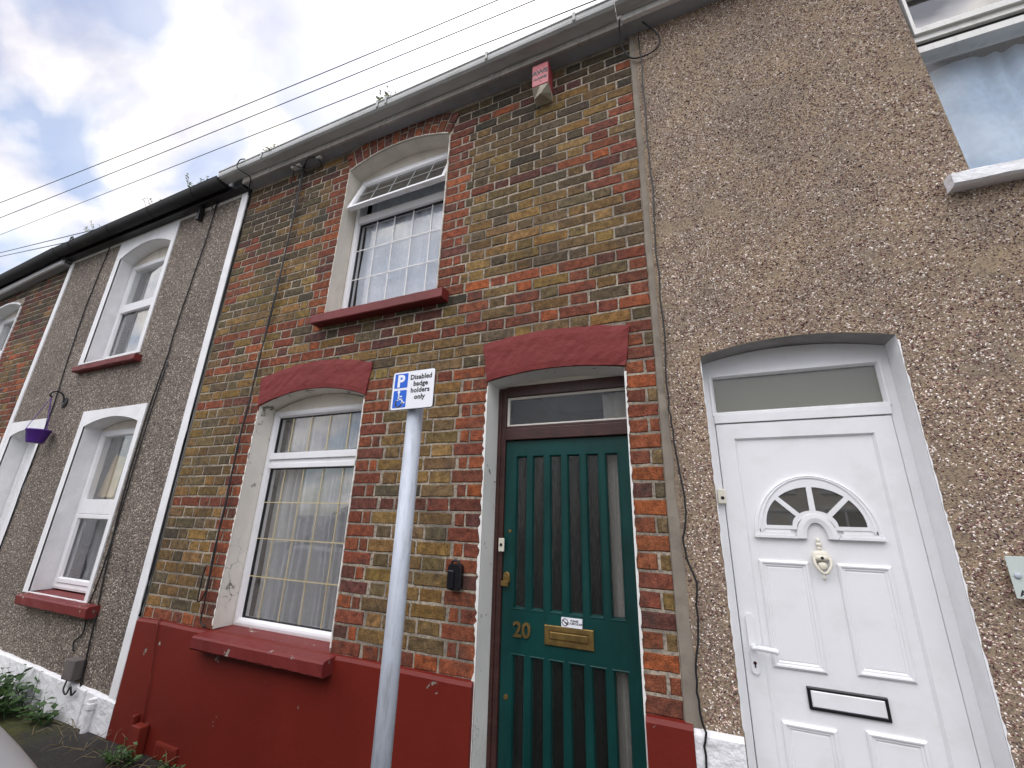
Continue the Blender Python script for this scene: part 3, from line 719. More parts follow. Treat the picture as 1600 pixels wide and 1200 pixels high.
curtain('short white curtain gathered behind the open top light of the upper window', -2.40, -1.50, 3.80, 4.28, .212, 'net_lace', 6, .010, 'lace_curtain', seed=12)

# ---- green door
y = .165
bm = B(); zb, zt, xl, xr = .10, 1.884, -1.020, -.302
cols_ = [(-.961, -.884), (-.863, -.783), (-.762, -.683), (-.662, -.579), (-.559, -.479), (-.456, -.375)]
rows_ = [(.26, .807), (1.006, 1.802)]
poly(bm, [(xl, zb), (xl, zt), (xr, zt), (xr, zb)], [[(a, c_), (a, d_), (b_, d_), (b_, c_)] for a, b_ in cols_ for c_, d_ in rows_], y, y + .04, hole_sides=False)
for a, b_ in cols_:
    for c_, d_ in rows_: frame(bm, a, b_, c_, d_, [(0, y), (.003, y - .003), (.007, y - .002), (.012, y + .010), (.013, y + .035)])
door = obj('front_door', bm, 'green', H20, label='dark green door with twelve tall narrow panes')
for a, b_ in cols_:
    for c_, d_ in rows_: pane('pane', door, a + .011, b_ - .011, c_ + .011, d_ - .011, y + .016, 'glass_reed')
bm = B(); FX0, FX1 = -1.070, -.302
box(bm, FX0, FX0 + .048, .15, .24, .02, 2.205); box(bm, FX0 + .048, FX1, .150, .24, 2.150, 2.215); box(bm, FX0 + .048, FX1, .142, .24, 1.888, 1.955); box(bm, FX0 + .048, FX1, .152, .24, 1.955, 1.972)
box(bm, FX0, FX0 + .02, .142, .15, .02, 2.2)
obj('door_frame', bm, 'brown', door, bevel=.004)
pane('fanlight_pane', door, -1.022, -.302, 1.972, 2.150, .178, 'glass_reed')
bm = B(); frame(bm, -1.020, -.304, 1.973, 2.149, [(0, .165), (.004, .164), (.011, .174), (.012, .178)]); roughen(bm, .001, 60); obj('putty', bm, 'flake', door)
bm = B(); poly(bm, arc(-1.071, -.301, 2.214, .03, 10) + [(-.301, 2.21), (-1.071, 2.21)], [], .155, .21); obj('arch_infill', bm, 'cream', door)
out = [(DR['x0'], .0)] + arc(DR['x0'], DR['x1'], DR['zs'], DR['rise']) + [(DR['x1'], .0)]
bm = B(); reveal(bm, out, -.003, .24); ragged_edge(bm, [(DR['x0'], .1), (DR['x0'], 2.2)], .004, .022, -.006, -1); ragged_edge(bm, [(DR['x1'], .1), (DR['x1'], 2.2)], .004, .013, -.006, 1)
obj('door_reveal', bm, 'flake_door', door)
bm = B(); frame(bm, -.782, -.536, .868, .955, [(0, y), (0, y - .008), (.003, y - .010), (.022, y - .010), (.024, y - .005)], True); lp = obj('letter_plate', bm, 'brass', door)
bm = B(); frame(bm, -.755, -.563, .895, .928, [(0, y - .004), (.001, y - .009), (.004, y - .0105)], True); obj('letter_flap', bm, 'brass', door)
num = text_mesh("20", .098, (-.953, y - .003, .884), bold=.0022, extrude=.004, space=.98); obj('house_number', num, 'brass', door)
bm = B(); box(bm, -.693, -.589, y - .012, y - .0005, .9560, .997); st = obj('sticker', bm, 'sign_white', door)
a1 = text_mesh("PLEASE\nNO CIRCULARS", .0125, (-.627, y - .0125, .982), align='CENTER', bold=.0004, line=.95, extrude=.0002); obj('lettering', a1, 'sign_black', door)
bm = B(); lathe(bm, (-.674, y - .0125, .977), [(.0165, 0), (.0165, -.0006), (.0135, -.0006), (.0135, 0)], 24, 'y', cap=False)
for s in (-1,): loops(bm, [[(-.674 + s * .0105 - .0015, y - .0131, .977 + .0085), (-.674 + s * .0105 + .0015, y - .0131, .977 + .0115), (-.674 - s * .0105 + .0015, y - .0131, .977 - .0085), (-.674 - s * .0105 - .0015, y - .0131, .977 - .0115)]], True)
obj('no_entry_symbol', bm, 'sign_black', door)
bm = B(); box(bm, -1.037, -1.004, .130, .1415, 1.283, 1.352); bp = obj('bell_push', bm, 'cream_plastic', door, bevel=.004)
bm = B(); lathe(bm, (-1.02, .130, 1.318), [(.008, 0), (.008, -.003), (.005, -.004)], 14, 'y'); obj('bell_button', bm, 'dark', door)
bm = B(); lathe(bm, (-.995, y, 1.165), [(.019, 0), (.019, -.010), (.014, -.014)], 20, 'y'); box(bm, -1.014, -.976, y - .012, y - .0005, 1.128, 1.165); box(bm, -1.018, -.978, y - .030, y - .0125, 1.115, 1.140); obj('latch', bm, 'brass', door, bevel=.002)
bm = B(); lathe(bm, (-.984, y, .615), [(.012, 0), (.012, -.004), (.008, -.005)], 16, 'y'); obj('keyhole_cover', bm, 'brass', door)
bm = B(); lathe(bm, (-.985, y, 1.388), [(.009, 0), (.009, -.004), (.005, -.005)], 16, 'y'); obj('lock_cylinder', bm, 'brass', door)
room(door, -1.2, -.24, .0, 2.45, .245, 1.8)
curtain('white curtain hanging behind the right edge of the green door', -.462, -.30, .12, 2.14, .225, 'drape', 3, .010, 'door_curtain', seed=8)

# ---- eave of house 20
bm = B(); box(bm, -3.80, -.17, -.105, -.085, 4.492, 4.585); fas = obj('fascia', bm, 'fascia', H20, bevel=.003)
bm = B(); box(bm, -3.80, -.17, -.084, .03, 4.500, 4.520); obj('soffit', bm, 'soffit', H20)
def gutter(parent, x0, x1, yb, yf, zb, zt, mat, sag=0.0, round_=False, slope=0.0):
    bm = B(); n = max(2, int((x1 - x0) / .25)); vs = []
    for i in range(n + 1):
        x = x0 + (x1 - x0) * i / n; dz = sag * (.5 + .5 * sin(x * 1.1)) + .003 * MN.noise(Vector((x, 0, 2))) + slope * (x - x1)
        if round_:
            pr = [((yb + yf) / 2 + (yf - yb) / 2 * cos(a), zt - (zt - zb) * sin(a)) for a in [pi * k / 12 for k in range(13)]]
            pr = [(p[0], p[1]) for p in pr][::-1]
            pr += [(pr[-1][0] - .004, zt + .006), (pr[-1][0] + .004, zt + .004)]
        else:
            pr = [(yb, zt - .004), (yb, zb), (yb - .012, zb - .002), (yf + .020, zb), (yf + .004, zb + .012), (yf, zb + .03), (yf, zt - .012), (yf - .006, zt - .01), (yf - .006, zt), (yf + .006, zt), (yf + .006, zb + .03), (yb - .006, zb + .006)]
        vs.append([bm.verts.new((x, p, q + dz)) for p, q in pr])
    for a, b in zip(vs, vs[1:]):
        for i in range(len(a) - 1): bm.faces.new((a[i], b[i], b[i + 1], a[i + 1]))
    if round_:
        for e in (vs[0], vs[-1]): bm.faces.new([bm.verts.new(v.co) for v in e[:13]])
    return obj('gutter', bm, mat, parent)
gut = gutter(H20, -4.03, -.20, -.108, -.205, 4.540, 4.612, 'gutter', .012)
for x in (-3.42, -2.075, -1.99, -1.10, -.46):
    bm = B(); w = .009
    pr = [(-.106, 4.535), (-.185, 4.533), (-.212, 4.553), (-.214, 4.618), (-.19, 4.622)]
    loops(bm, [[(x + s * w, p, q + .008) for p, q in pr] + [(x + s * w, p + (.004 if i else 0), q + .016 if i < 2 else q + .006) for i, (p, q) in reversed(list(enumerate(pr)))] for s in (-1, 1)], True, True)
    box(bm, x - .004, x + .004, -.112, -.106, 4.50, 4.545)
    obj('gutter_bracket', bm, 'gutter', H20)
def roof(parent, x0, x1, z, mat):
    bm = B(); loops(bm, [[(x0, -.10, z), (x1, -.10, z), (x1, 3.6, z + 2.3), (x0, 3.6, z + 2.3)], [(x0, -.10, z + .04), (x1, -.10, z + .04), (x1, 3.6, z + 2.34), (x0, 3.6, z + 2.34)]], True, True)
    box(bm, x0, x1, 3.5, 3.6, 0, z + 2.28)
    return obj('roof', bm, mat, parent)
roof(H20, -3.80, -.15, 4.60, 'slate')

# plinth details: boxed pipe ends, airbrick
bm = B(); box(bm, -3.455, -3.36, -.085, -.030, -.02, .150); box(bm, -3.512, -3.485, -.062, -.030, .02, .185); obj('boxed_pipe', bm, 'maroon_wall', H20, bevel=.006)
bm = B(); frame(bm, -3.25, -3.04, .0, .085, [(0, -.026), (0, -.040), (.01, -.042)], True)
for i in range(9): box(bm, -3.236 + i * .021, -3.225 + i * .021, -.0445, -.0425, .014, .07)
obj('air_brick', bm, 'maroon_wall', H20)

# ================================================================== RIGHT HOUSE (pink pebbledash, white door)
HR = thing('terraced_house', (1.7, 0, 0), 'pink and beige pebbledash house with white plastic front door', 'house')
UD = dict(x0=.060, x1=.798, z0=0., zs=2.215, rise=.05)
RW = dict(x0=1.165, x1=2.75, z0=2.885, zs=4.12)
RWo = [(1.19, 2.885), (1.155, 4.13), (2.75, 4.13), (2.75, 2.885)]
UDo = arch_outline(.060, .798, .0, 2.215, .05)
bm = B(); poly(bm, [(-.12, .0), (-.12, 4.56), (3.6, 4.56), (3.6, 0.0)], [UDo, RWo], -.004, .06, sides=False, hole_sides=False)
bm.verts.index_update(); wv = [v.co[:] for v in bm.verts]; wf = [tuple(v.index for v in f.verts) for f in bm.faces]; bm.free()
NCH = 210000
X = np.random.uniform(-.115, 2.45, NCH); Z = np.random.uniform(.70, 4.52, NCH)
ok = ~((X > .052) & (X < .806) & (Z < 2.215 + .055 * (1 - ((X - .43) / .37) ** 2))) & ~((X > 1.19 - .034 * (Z - 2.885) / 1.24 - .006) & (Z > 2.86) & (Z < 4.14)) & ~((Z > 1.24) & (Z < 1.38) & (X > .93) & (X < 1.1))
ok &= X > (-.108 + .020 * np.clip((2.2 - Z) / 1.5, 0, 1) - .006 * np.sin(Z * 7) + np.random.rand(NCH) ** 2 * .06)
# bald patches where the chips have come away
vals = np.array([MN.noise(Vector((x * 3.1, 0, z * 4.2))) + .55 * MN.noise(Vector((x * 11, 4, z * 13))) for x, z in zip(X, Z)])
ok &= vals < .24 + .50 * np.random.rand(NCH)
X, Z = X[ok], Z[ok]; n = len(X)
siz = np.random.uniform(.0024, .0050, n) * np.where(np.random.rand(n) < .12, 1.35, 1); el = np.random.uniform(.65, 1.5, n); th = np.random.uniform(0, pi, n)
octa = np.array([(1, 0, 0), (.25, 0, .85), (-.8, 0, .55), (-.75, 0, -.6), (.3, 0, -.9), (0, -1, .1)])
fo = np.array([(0, 1, 5), (1, 2, 5), (2, 3, 5), (3, 4, 5), (4, 0, 5)])
vv = octa[None] * (1 + np.random.uniform(-.3, .3, (n, 6, 3))); a_, c_ = vv[..., 0] * el[:, None], vv[..., 2] / el[:, None]
ax = a_ * np.cos(th)[:, None] - c_ * np.sin(th)[:, None]; az = a_ * np.sin(th)[:, None] + c_ * np.cos(th)[:, None]
PX = X[:, None] + ax * siz[:, None]; PZ = Z[:, None] + az * siz[:, None]; PY = -.0035 + np.minimum(0, vv[..., 1]) * (siz * np.random.uniform(.5, 1.05, n))[:, None]
pal = np.array([(.42, .31, .24), (.14, .055, .055), (.16, .11, .10), (.62, .50, .42), (.84, .79, .73), (.28, .17, .15), (.06, .04, .042)]); pr = [.18, .18, .14, .15, .16, .10, .09]
ci = np.random.choice(len(pal), n, p=pr); tint = 1.12 * pal[ci] * np.random.uniform(.8, 1.2, (n, 1))
stk = np.array([max(0, min(1, (2.86 - z) / .06)) * max(0, 1 - (2.86 - z) / .75) * max(0, min(1, (x - 1.05) / .1)) * (.5 + .5 * MN.noise(Vector((x * 16, 2, z * 1.2)))) for x, z in zip(X, Z)])
tint = tint * (1 - .6 * stk[:, None])      # drip stains below the window sill
base = len(wv); V = np.concatenate([np.array(wv), np.stack([PX, PY, PZ], -1).reshape(-1, 3)])
CF = (fo[None] + base + 6 * np.arange(n)[:, None, None]).reshape(-1, 3)
me = bpy.data.meshes.new('pebbledash_wall')
allf = wf + CF.tolist(); me.from_pydata(V.tolist(), [], allf)
mi = np.ones(len(allf), 'i'); mi[:len(wf)] = 0
a = me.attributes.new('tint', 'FLOAT_COLOR', 'POINT')
tc_ = np.ones((len(V), 4), 'f'); tc_[:base, :3] = .3; tc_[base:, :3] = np.repeat(tint, 6, 0); a.data.foreach_set('color', tc_.ravel())
m, t, b = newmat("stone_chips"); at = node(t, 'ShaderNodeAttribute', attribute_name='tint'); co = obco(t)
big = noise(t, co, 1.3, 5, .6); t.links.new(mix(t, 1.0, at.outputs['Color'], ramp(t, big, .32, .68, (.80, .77, .75, 1), (1.15, 1.13, 1.1, 1)), 'MULTIPLY'), b.inputs['Base Color']); b.inputs['Roughness'].default_value = .6; MAT['chips'] = m
m, t, b = newmat("sandy_render"); co = obco(t)
c = mix(t, ramp(t, noise(t, co, 3.5, 6, .6), .35, .65), (.395, .295, .185), (.285, .225, .165)); c = mix(t, ramp(t, noise(t, co, 120, 4), .45, .68), c, (.15, .11, .085))
t.links.new(c, b.inputs['Base Color']); b.inputs['Roughness'].default_value = .95; bump(t, b, noise(t, co, 150, 5, .7), .8, .006); MAT['sandy'] = m
me.materials.append(MAT['sandy']); me.materials.append(MAT['chips']); me.polygons.foreach_set('material_index', mi)
link(bpy.data.objects.new('pebbledash_wall', me), HR)
# cement fillet at the party line
bm = B(); vs = []
for i in range(61):
    z = .69 + 3.86 * i / 60; w0 = -.150 + .006 * MN.noise(Vector((0, 0, z * 5))) ; w1 = -.114 + .026 * max(0, (2.2 - z) / 1.5) + .010 * MN.noise(Vector((3, 0, z * 6))) + .005 * MN.noise(Vector((7, 0, z * 25)))
    vs.append([bm.verts.new(p) for p in ((w0, .006, z), (w0 + .006, -.007, z), ((w0 + w1) / 2, -.010 + .002 * MN.noise(Vector((1, 0, z * 9))), z), (w1, -.006, z), (w1 + .004, .004, z))])
for a, b in zip(vs, vs[1:]):
    for i in range(4): bm.faces.new((a[i], b[i], b[i + 1], a[i + 1]))
obj('cement_fillet', bm, 'cement', HR)
plinth('plinth', HR, -.116, .056, .705, 'white_rough', -.022); plinth('plinth', HR, .806, 3.6, .757, 'white_rough', -.020)
# white door
bm = B(); poly(bm, arch_outline(.0601, .7979, .0, 2.214, .048), [[(.092, .10), (.092, 1.908), (.762, 1.908), (.762, .10)], [(.100, 1.960), (.100, 2.140), (.757, 2.140), (.757, 1.960)]], .115, .20)
frame(bm, .100, .757, 1.960, 2.140, [(-.014, .1145), (-.012, .108), (-.002, .108), (.006, .125), (.006, .19)])
box(bm, .092, .762, .104, .1145, 1.909, 1.947)
bm2 = bm; wfr = None
door = B()
LX0, LX1, LZ1, PX0, PX1, PZ1 = .0945, .7595, 1.904, .171, .678, 1.812
frame(door, LX0, LX1, .105, LZ1, [(0, .19), (0, .112), (.003, .109), (.070, .109), (.078, .121)], False)
# panel sheet behind the leaf frame with the moulded openings
def fan(a, h, n=28, lo=0.0, hi=pi, cx_=.4215, cz_=1.405): return [(cx_ - a * cos(lo + (hi - lo) * i / n), cz_ + h * sin(lo + (hi - lo) * i / n)) for i in range(n + 1)]
pans = [(.196, .376, .916, 1.314), (.471, .645, .925, 1.313), (.198, .374, .25, .738), (.463, .635, .25, .752)]
poly(door, [(PX0 - .004, .17), (PX0 - .004, PZ1 + .02), (PX1 + .006, PZ1 + .02), (PX1 + .006, .17)], [], .1215)
for a_, b_, c_, d_ in pans:
    frame(door, a_, b_, c_, d_, [(0, .1215), (0, .116), (.007, .111), (.012, .112), (.016, .117), (.021, .117), (.026, .1205), (.031, .1195)], True)
dr = obj('front_door', door, 'upvc', HR, label='white plastic door with half-round fan of small panes')
obj('door_frame', bm2, 'upvc', dr, bevel=.003)
# half-round light
half = fan(.227, .259); notch = [(.4225 + .036 * cos(a), 1.405 + .061 * sin(a)) for a in [pi * i / 12 for i in range(13)]]
bm = B(); o1 = fan(.227, .259, 30); o2 = fan(.205, .235, 30, cz_=1.417); o3 = fan(.196, .224, 30, cz_=1.43)
def ring_pts(a, h, cz_, y_): return [(x, y_, z) for x, z in fan(a, h, 30, cz_=cz_)]
strip = [ring_pts(.227, .259, 1.405, .1214), ring_pts(.226, .258, 1.405, .112), ring_pts(.214, .246, 1.413, .108), ring_pts(.208, .238, 1.418, .112), ring_pts(.202, .230, 1.423, .112), ring_pts(.196, .222, 1.430, .106), ring_pts(.185, .205, 1.440, .110)]
vs = [[bm.verts.new(p) for p in r] for r in strip]
for a, b in zip(vs, vs[1:]):
    for i in range(30): bm.faces.new((a[i], a[i + 1], b[i + 1], b[i]))
sect = []
for k in range(4):
    l0, l1 = pi * k / 4 + (.055 if k else .0), pi * (k + 1) / 4 - (.055 if k < 3 else 0)
    ou = fan(.176, .158, 8, l0, l1, cz_=1.455); g = .085 if 0 < k < 3 else .06
    inn = fan(.080, .062, 6, l0 + (.08 if k else 0), l1 - (.08 if k < 3 else 0), cz_=1.455)
    sect.append(ou + inn[::-1])
ntc = [(.4225 + .055 * cos(a), 1.443 + .045 * sin(a)) for a in [pi * i / 12 for i in range(13)]]
poly(bm, fan(.186, .206, 30, cz_=1.440) + [(.4225 + .080, 1.44)] + [(.4225 + .068 * cos(a), 1.44 + .058 * sin(a)) for a in [pi * i / 12 for i in range(13)]] + [(.4225 - .080, 1.44)], [s for s in sect], .110, .123)
# stepped sills left and right of the notch, arched notch moulding
for xa, xb in ((.1965, .352), (.495, .6475)):
    for i, (d0, z0_, z1_) in enumerate(((.104, 1.404, 1.414), (.108, 1.414, 1.425), (.112, 1.425, 1.439))): 
        ins = .010 * i; box(bm, xa + ins, xb - ins if xa < .3 else xb - ins, d0, .1213, z0_ + .0002, z1_ - .0002)
arcs = [[(.4225 + r_ * cos(a), yy, 1.405 + h_ * sin(a)) for a in [pi * i / 16 for i in range(17)]] for r_, h_, yy in ((.073, .100, .1212), (.072, .099, .106), (.055, .082, .104), (.038, .064, .108), (.036, .062, .1212))]
vs = [[bm.verts.new(p) for p in r] for r in arcs]
for a, b in zip(vs, vs[1:]):
    for i in range(16): bm.faces.new((a[i], a[i + 1], b[i + 1], b[i]))
fl = obj('fan_moulding', bm, 'upvc', dr)
bm = B()
for s in sect: poly(bm, s, [], .1155)
obj('fan_panes', bm, 'glass_dark', dr)
bm = B(); poly(bm, fan(.18, .165, 20, cz_=1.452) + fan(.074, .056, 14, cz_=1.452)[::-1], [], .1195); obj('fan_backing', bm, 'fabric_dark', dr)
pane('fanlight_pane', dr, .104, .753, 1.964, 2.136, .135, 'glass_frost')
bm = B(); poly(bm, arc(.061, .797, 2.2145, .045), [], .117); bm.free()
# furniture
bm = B(); yk = .1195
lathe(bm, (.421, yk, 1.402), [(.004, 0), (.006, -.006), (.003, -.010)], 12, 'y')
ball(bm, (.421, yk - .008, 1.398), .006, .006, .009); ball(bm, (.421, yk - .008, 1.383), .010, .007, .009); ball(bm, (.421, yk - .008, 1.368), .007, .006, .008)
ball(bm, (.4215, yk - .006, 1.342), .029, .012, .020); box(bm, .392, .451, yk - .022, yk - .002, 1.322, 1.342)
tube(bm, smooth_path([(.394, yk - .020, 1.332), (.395, yk - .026, 1.308), (.406, yk - .028, 1.286), (.4215, yk - .026, 1.274), (.437, yk - .028, 1.286), (.448, yk - .026, 1.308), (.449, yk - .020, 1.332)], 5), .0055, 8)
ball(bm, (.4215, yk - .012, 1.303), .017, .010, .016); ball(bm, (.4215, yk - .003, 1.255), .006, .006, .006)
obj('door_knocker', bm, 'cream_plastic', dr, True)
bm = B(); lathe(bm, (.4225, yk - .0222, 1.333), [(.0055, 0), (.0055, -.002)], 14, 'y'); obj('spyhole', bm, 'dark', dr)
bm = B(); po = [(.131 + .0135 * cos(a), 1.087 + .0165 * sin(a)) for a in [pi * i / 8 for i in range(9)]] + [(.131 + .0135 * cos(a), .902 + .0165 * sin(a)) for a in [pi + pi * i / 8 for i in range(9)]]
poly(bm, po, [], .098, .109); tube(bm, [(.131, .098, .985), (.131, .066, .985)], .0085, 10); tube(bm, smooth_path([(.128, .064, .986), (.150, .060, .988), (.180, .060, .986), (.205, .061, .983), (.218, .063, .980)], 4), [.008] * 4 + [.010] * 9 + [.011] * 2 + [.008, .004], 10); hd = obj('door_handle', bm, 'upvc', dr)
bm = B(); lathe(bm, (.131, .0977, .926), [(.0062, 0), (.0062, -.002)], 14, 'y'); box(bm, .1285, .1335, .0957, .0977, .910, .926); obj('lock_cylinder', bm, 'brown', dr)
lb = [(.3015, .545, .794, .866)]
bm = B(); frame(bm, .298, .547, .791, .867, [(0, .1215), (0, .113), (.004, .111), (.010, .111), (.013, .116)], True); obj('letter_plate', bm, 'dark', dr, bevel=.0015)
bm = B(); frame(bm, .309, .536, .802, .856, [(0, .1155), (0, .112), (.003, .109)], True); obj('letter_flap', bm, 'upvc', dr)
bm = B(); box(bm, .066, .100, .088, .1135, 1.541, 1.604); obj('bell_push', bm, 'cream_plastic', dr, bevel=.004)
bm = B(); lathe(bm, (.086, .088, 1.566), [(.0075, 0), (.0075, -.002), (.005, -.003)], 14, 'y'); obj('bell_button', bm, 'dark', dr)
bm = B(); reveal(bm, arc(.060, .798, 2.215, .05), -.006, .20); obj('door_head', bm, 'soffit_bare', dr)
bm = B(); reveal(bm, [(.060, 0), (.060, 2.215)], -.006, .20); reveal(bm, [(.798, 2.215), (.798, 0)], -.006, .20); ragged_edge(bm, [(.798, .02), (.798, 2.21)], .002, .008, -.008, 1); ragged_edge(bm, [(.060, .72), (.060, 2.21)], .001, .005, -.008, -1)
obj('door_reveal', bm, 'white', dr)
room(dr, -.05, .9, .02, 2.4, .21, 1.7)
# upper window of the right house
bm = B(); fy = .028
def lean(x, z): return x - .028 * (z - 2.885)
def frame_lean(bm_, x0_, x1_, z0_, z1_, steps):
    loops(bm_, [[(lean(x0_ + i, z0_ + i), yy, z0_ + i), (x1_ - i, yy, z0_ + i), (x1_ - i, yy, z1_ - i), (lean(x0_ + i, z1_ - i), yy, z1_ - i)] for i, yy in steps])
frame_lean(bm, 1.1905, 2.75, 2.886, 4.129, [(0, .12), (0, fy), (.006, fy - .004), (.012, fy), (.016, fy + .02), (.016, .12)])
box(bm, 1.178, 2.74, .020, .10, 3.655, 3.692); box(bm, 1.176, 2.74, .012, .10, 3.718, 3.752); box(bm, 1.176, 2.74, -.004, .10, 3.752, 3.786); box(bm, 1.172, 2.74, .012, .10, 4.035, 4.112)
box(bm, 1.176, 1.188, -.004, .10, 3.786, 4.034)
win = obj('window', bm, 'upvc_old', HR)
bm = B(); box(bm, 1.178, 2.74, .030, .10, 3.693, 3.717); obj('gasket', bm, 'dark_rubber', win)
pane('pane', win, 1.178, 2.74, 2.900, 3.655, .055, 'glass_low'); pane('pane', win, 1.186, 2.74, 3.786, 4.036, .045, 'glass_dark')
bm = B(); vs = []
for i in range(31):
    x = 1.095 + 1.72 * i / 30; j = lambda s: random.uniform(-s, s)
    vs.append([bm.verts.new(p) for p in ((x, .06, 2.898), (x, -.05 + j(.003), 2.890 + j(.002)), (x, -.062 + j(.003), 2.880), (x, -.062 + j(.003), 2.832 + j(.002)), (x, -.05, 2.824), (x, .06, 2.826))])
for a, b in zip(vs, vs[1:]):
    for i in range(5): bm.faces.new((a[i], b[i], b[i + 1], a[i + 1]))
bm.faces.new(vs[0]); bm.faces.new(vs[-1]); obj('window_sill', bm, 'white_rough', win)
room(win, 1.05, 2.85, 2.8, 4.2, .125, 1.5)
curtain('pale curtain tinted with reflected sky blue, with long folds in the upper window at top right', 1.14, 2.7, 2.87, 3.655, .150, 'drape_sky_tint', 13, .017, 'window_curtain', seed=21)
curtain('grey blind behind the top light of the upper window at top right', 1.14, 2.7, 3.70, 4.12, .15, 'drape', 2, .004, 'window_blind', seed=22)
bm = B(); box(bm, -.172, 3.6, -.125, -.095, 4.505, 4.600); obj('fascia', bm, 'upvc_old', HR, bevel=.004)
bm = B(); box(bm, -.172, 3.6, -.0945, .03, 4.512, 4.53); obj('soffit', bm, 'soffit', HR)
gutter(HR, -.198, 3.6, -.128, -.215, 4.545, 4.620, 'gutter', .006)
roof(HR, -.148, 3.6, 4.61, 'slate')

# ================================================================== LEFT HOUSE (brown pebbledash)
HL = thing('terraced_house', (-5.5, 0, 0), 'brown pebbledash house with white window surrounds and purple hanging basket by its door', 'house')
LU = dict(x0=-5.945, x1=-4.968, z0=2.925, zs=4.215, rise=.12); LL = dict(x0=-5.488, x1=-4.568, z0=.735, zs=2.208, rise=.072); LD = dict(x0=-7.02, x1=-6.345, z0=.0, zs=2.19, rise=.06)
hs_ = [arch_outline(o['x0'], o['x1'], o['z0'], o['zs'], o['rise']) for o in (LU, LL)] + [arch_outline(LD['x0'], LD['x1'], .0, LD['zs'], LD['rise'])]
bm = B(); poly(bm, [(-7.19, .0), (-7.19, 4.56), (-3.80, 4.56), (-3.80, .0)], hs_, -.006, .06, sides=False, hole_sides=False)
obj('pebbledash_wall', bm, 'dash_brown', HL)
def surround(parent, outer, o):
    bm = B(); poly(bm, outer, [arch_outline(o['x0'], o['x1'], o['z0'], o['zs'], o['rise'])], -.016, -.004); obj('window_surround', bm, 'white', parent)
def left_window(o, zt, zm, outer, sill, y, label, seed, split):
    bm = B(); x0, x1, zb = o['x0'] + .003, o['x1'] - .003, o['z0'] + .01
    frame(bm, x0, x1, zb, zt, [(0, y + .07), (0, y), (.02, y - .004), (.05, y), (.06, y + .02), (.06, y + .07)])
    box(bm, x0 + .055, x1 - .055, y - .006, y + .06, zm[0], zm[1])
    frame(bm, x0 + .05, x1 - .05, zb + .05, zm[0], [(0, y + .01), (.006, y - .012), (.04, y - .012), (.048, y + .012)])
    w = obj('window', bm, 'upvc', HL, bevel=.003)
    bm = B(); poly(bm, arc(x0, x1, o['zs'] - .005, o['rise']) + [(x1, zt + .001), (x0, zt + .001)], [], y + .006, y + .05); obj('arch_infill', bm, 'cream', w)
    pane('pane', w, x0 + .09, x1 - .09, zb + .09, zm[0] - .04, y + .022); pane('pane', w, x0 + .058, x1 - .058, zm[1], zt - .058, y + .024)
    bm = B(); reveal(bm, [(o['x0'], o['z0'])] + arc(o['x0'], o['x1'], o['zs'], o['rise']) + [(o['x1'], o['z0'])], -.015, y + .08); obj('window_reveal', bm, 'white', w)
    bm = B(); poly(bm, outer, [arch_outline(o['x0'], o['x1'], o['z0'], o['zs'], o['rise'])], -.016, -.004); obj('window_surround', bm, 'white', w)
    bm = B(); vs = []
    for i in range(17):
        x = sill[0] + (sill[1] - sill[0]) * i / 16; j = lambda s: random.uniform(-s, s)
        vs.append([bm.verts.new(p) for p in ((x, y, sill[3] + .01), (x, sill[4] + .01 + j(.003), sill[3] + j(.002)), (x, sill[4] + j(.003), sill[3] - .012), (x, sill[4] + j(.003), sill[2] + .01 + j(.003)), (x, sill[4] + .012, sill[2]), (x, y, sill[2]))])
    for a, b in zip(vs, vs[1:]):
        for i in range(5): bm.faces.new((a[i], b[i], b[i + 1], a[i + 1]))
    bm.faces.new(vs[0]); bm.faces.new(vs[-1]); obj('window_sill', bm, 'maroon_chip', w)
    room(w, x0 - .1, x1 + .1, zb - .1, zt + .2, y + .09, 1.4)
    return w
sur_u = [(-6.045, 2.915), (-6.035, 4.455), (-4.905, 4.455), (-4.905, 2.915)]; sur_l = [(-5.580, .735), (-5.578, 2.365), (-4.496, 2.365), (-4.522, .735)]
def hole_ok(o): return o
LU2 = dict(LU, z0=2.93); LL2 = dict(LL, z0=.745)
left_window(LU2, 4.19, (3.60, 3.665), sur_u, (-5.99, -4.845, 2.812, 2.875, -.07), .12, 'u', 1, 0)
left_window(LL2, 2.19, (1.40, 1.53), sur_l, (-5.46, -4.33, .655, .735, -.09), .135, 'l', 2, 0)
curtain('white curtain drawn to one side in the upper window of the brown house', -5.80, -5.0, 2.93, 4.2, .225, 'drape', 6, .014, 'window_curtain', seed=31)
curtain('grey net curtain in the lower window of the brown house', -5.72, -4.85, .75, 2.2, .30, 'net', 10, .018, seed=32)
bm = B(); loops(bm, [[(-5.50, yy, 1.555), (-5.20, yy, 1.555), (-5.17, yy, 1.93), (-5.36, yy, 1.97)] for yy in (.255, .262)], True, True)
tag(obj('reflection_board', bm, 'reflection_cream'), 'cream board added for a reflection in the lower window of the brown house', 'board')  # added board stands in for a lit building mirrored in the pane
bm = B(); lathe(bm, (-5.42, .265, .80), [(.03, 0), (.045, .04), (.05, .12), (.035, .2), (.02, .26), (.028, .30), (.032, .32)], 16); tag(obj('dark_vase', bm, 'dark', None, True), 'dark vase on the inner sill of the lower window in the brown house', 'vase')
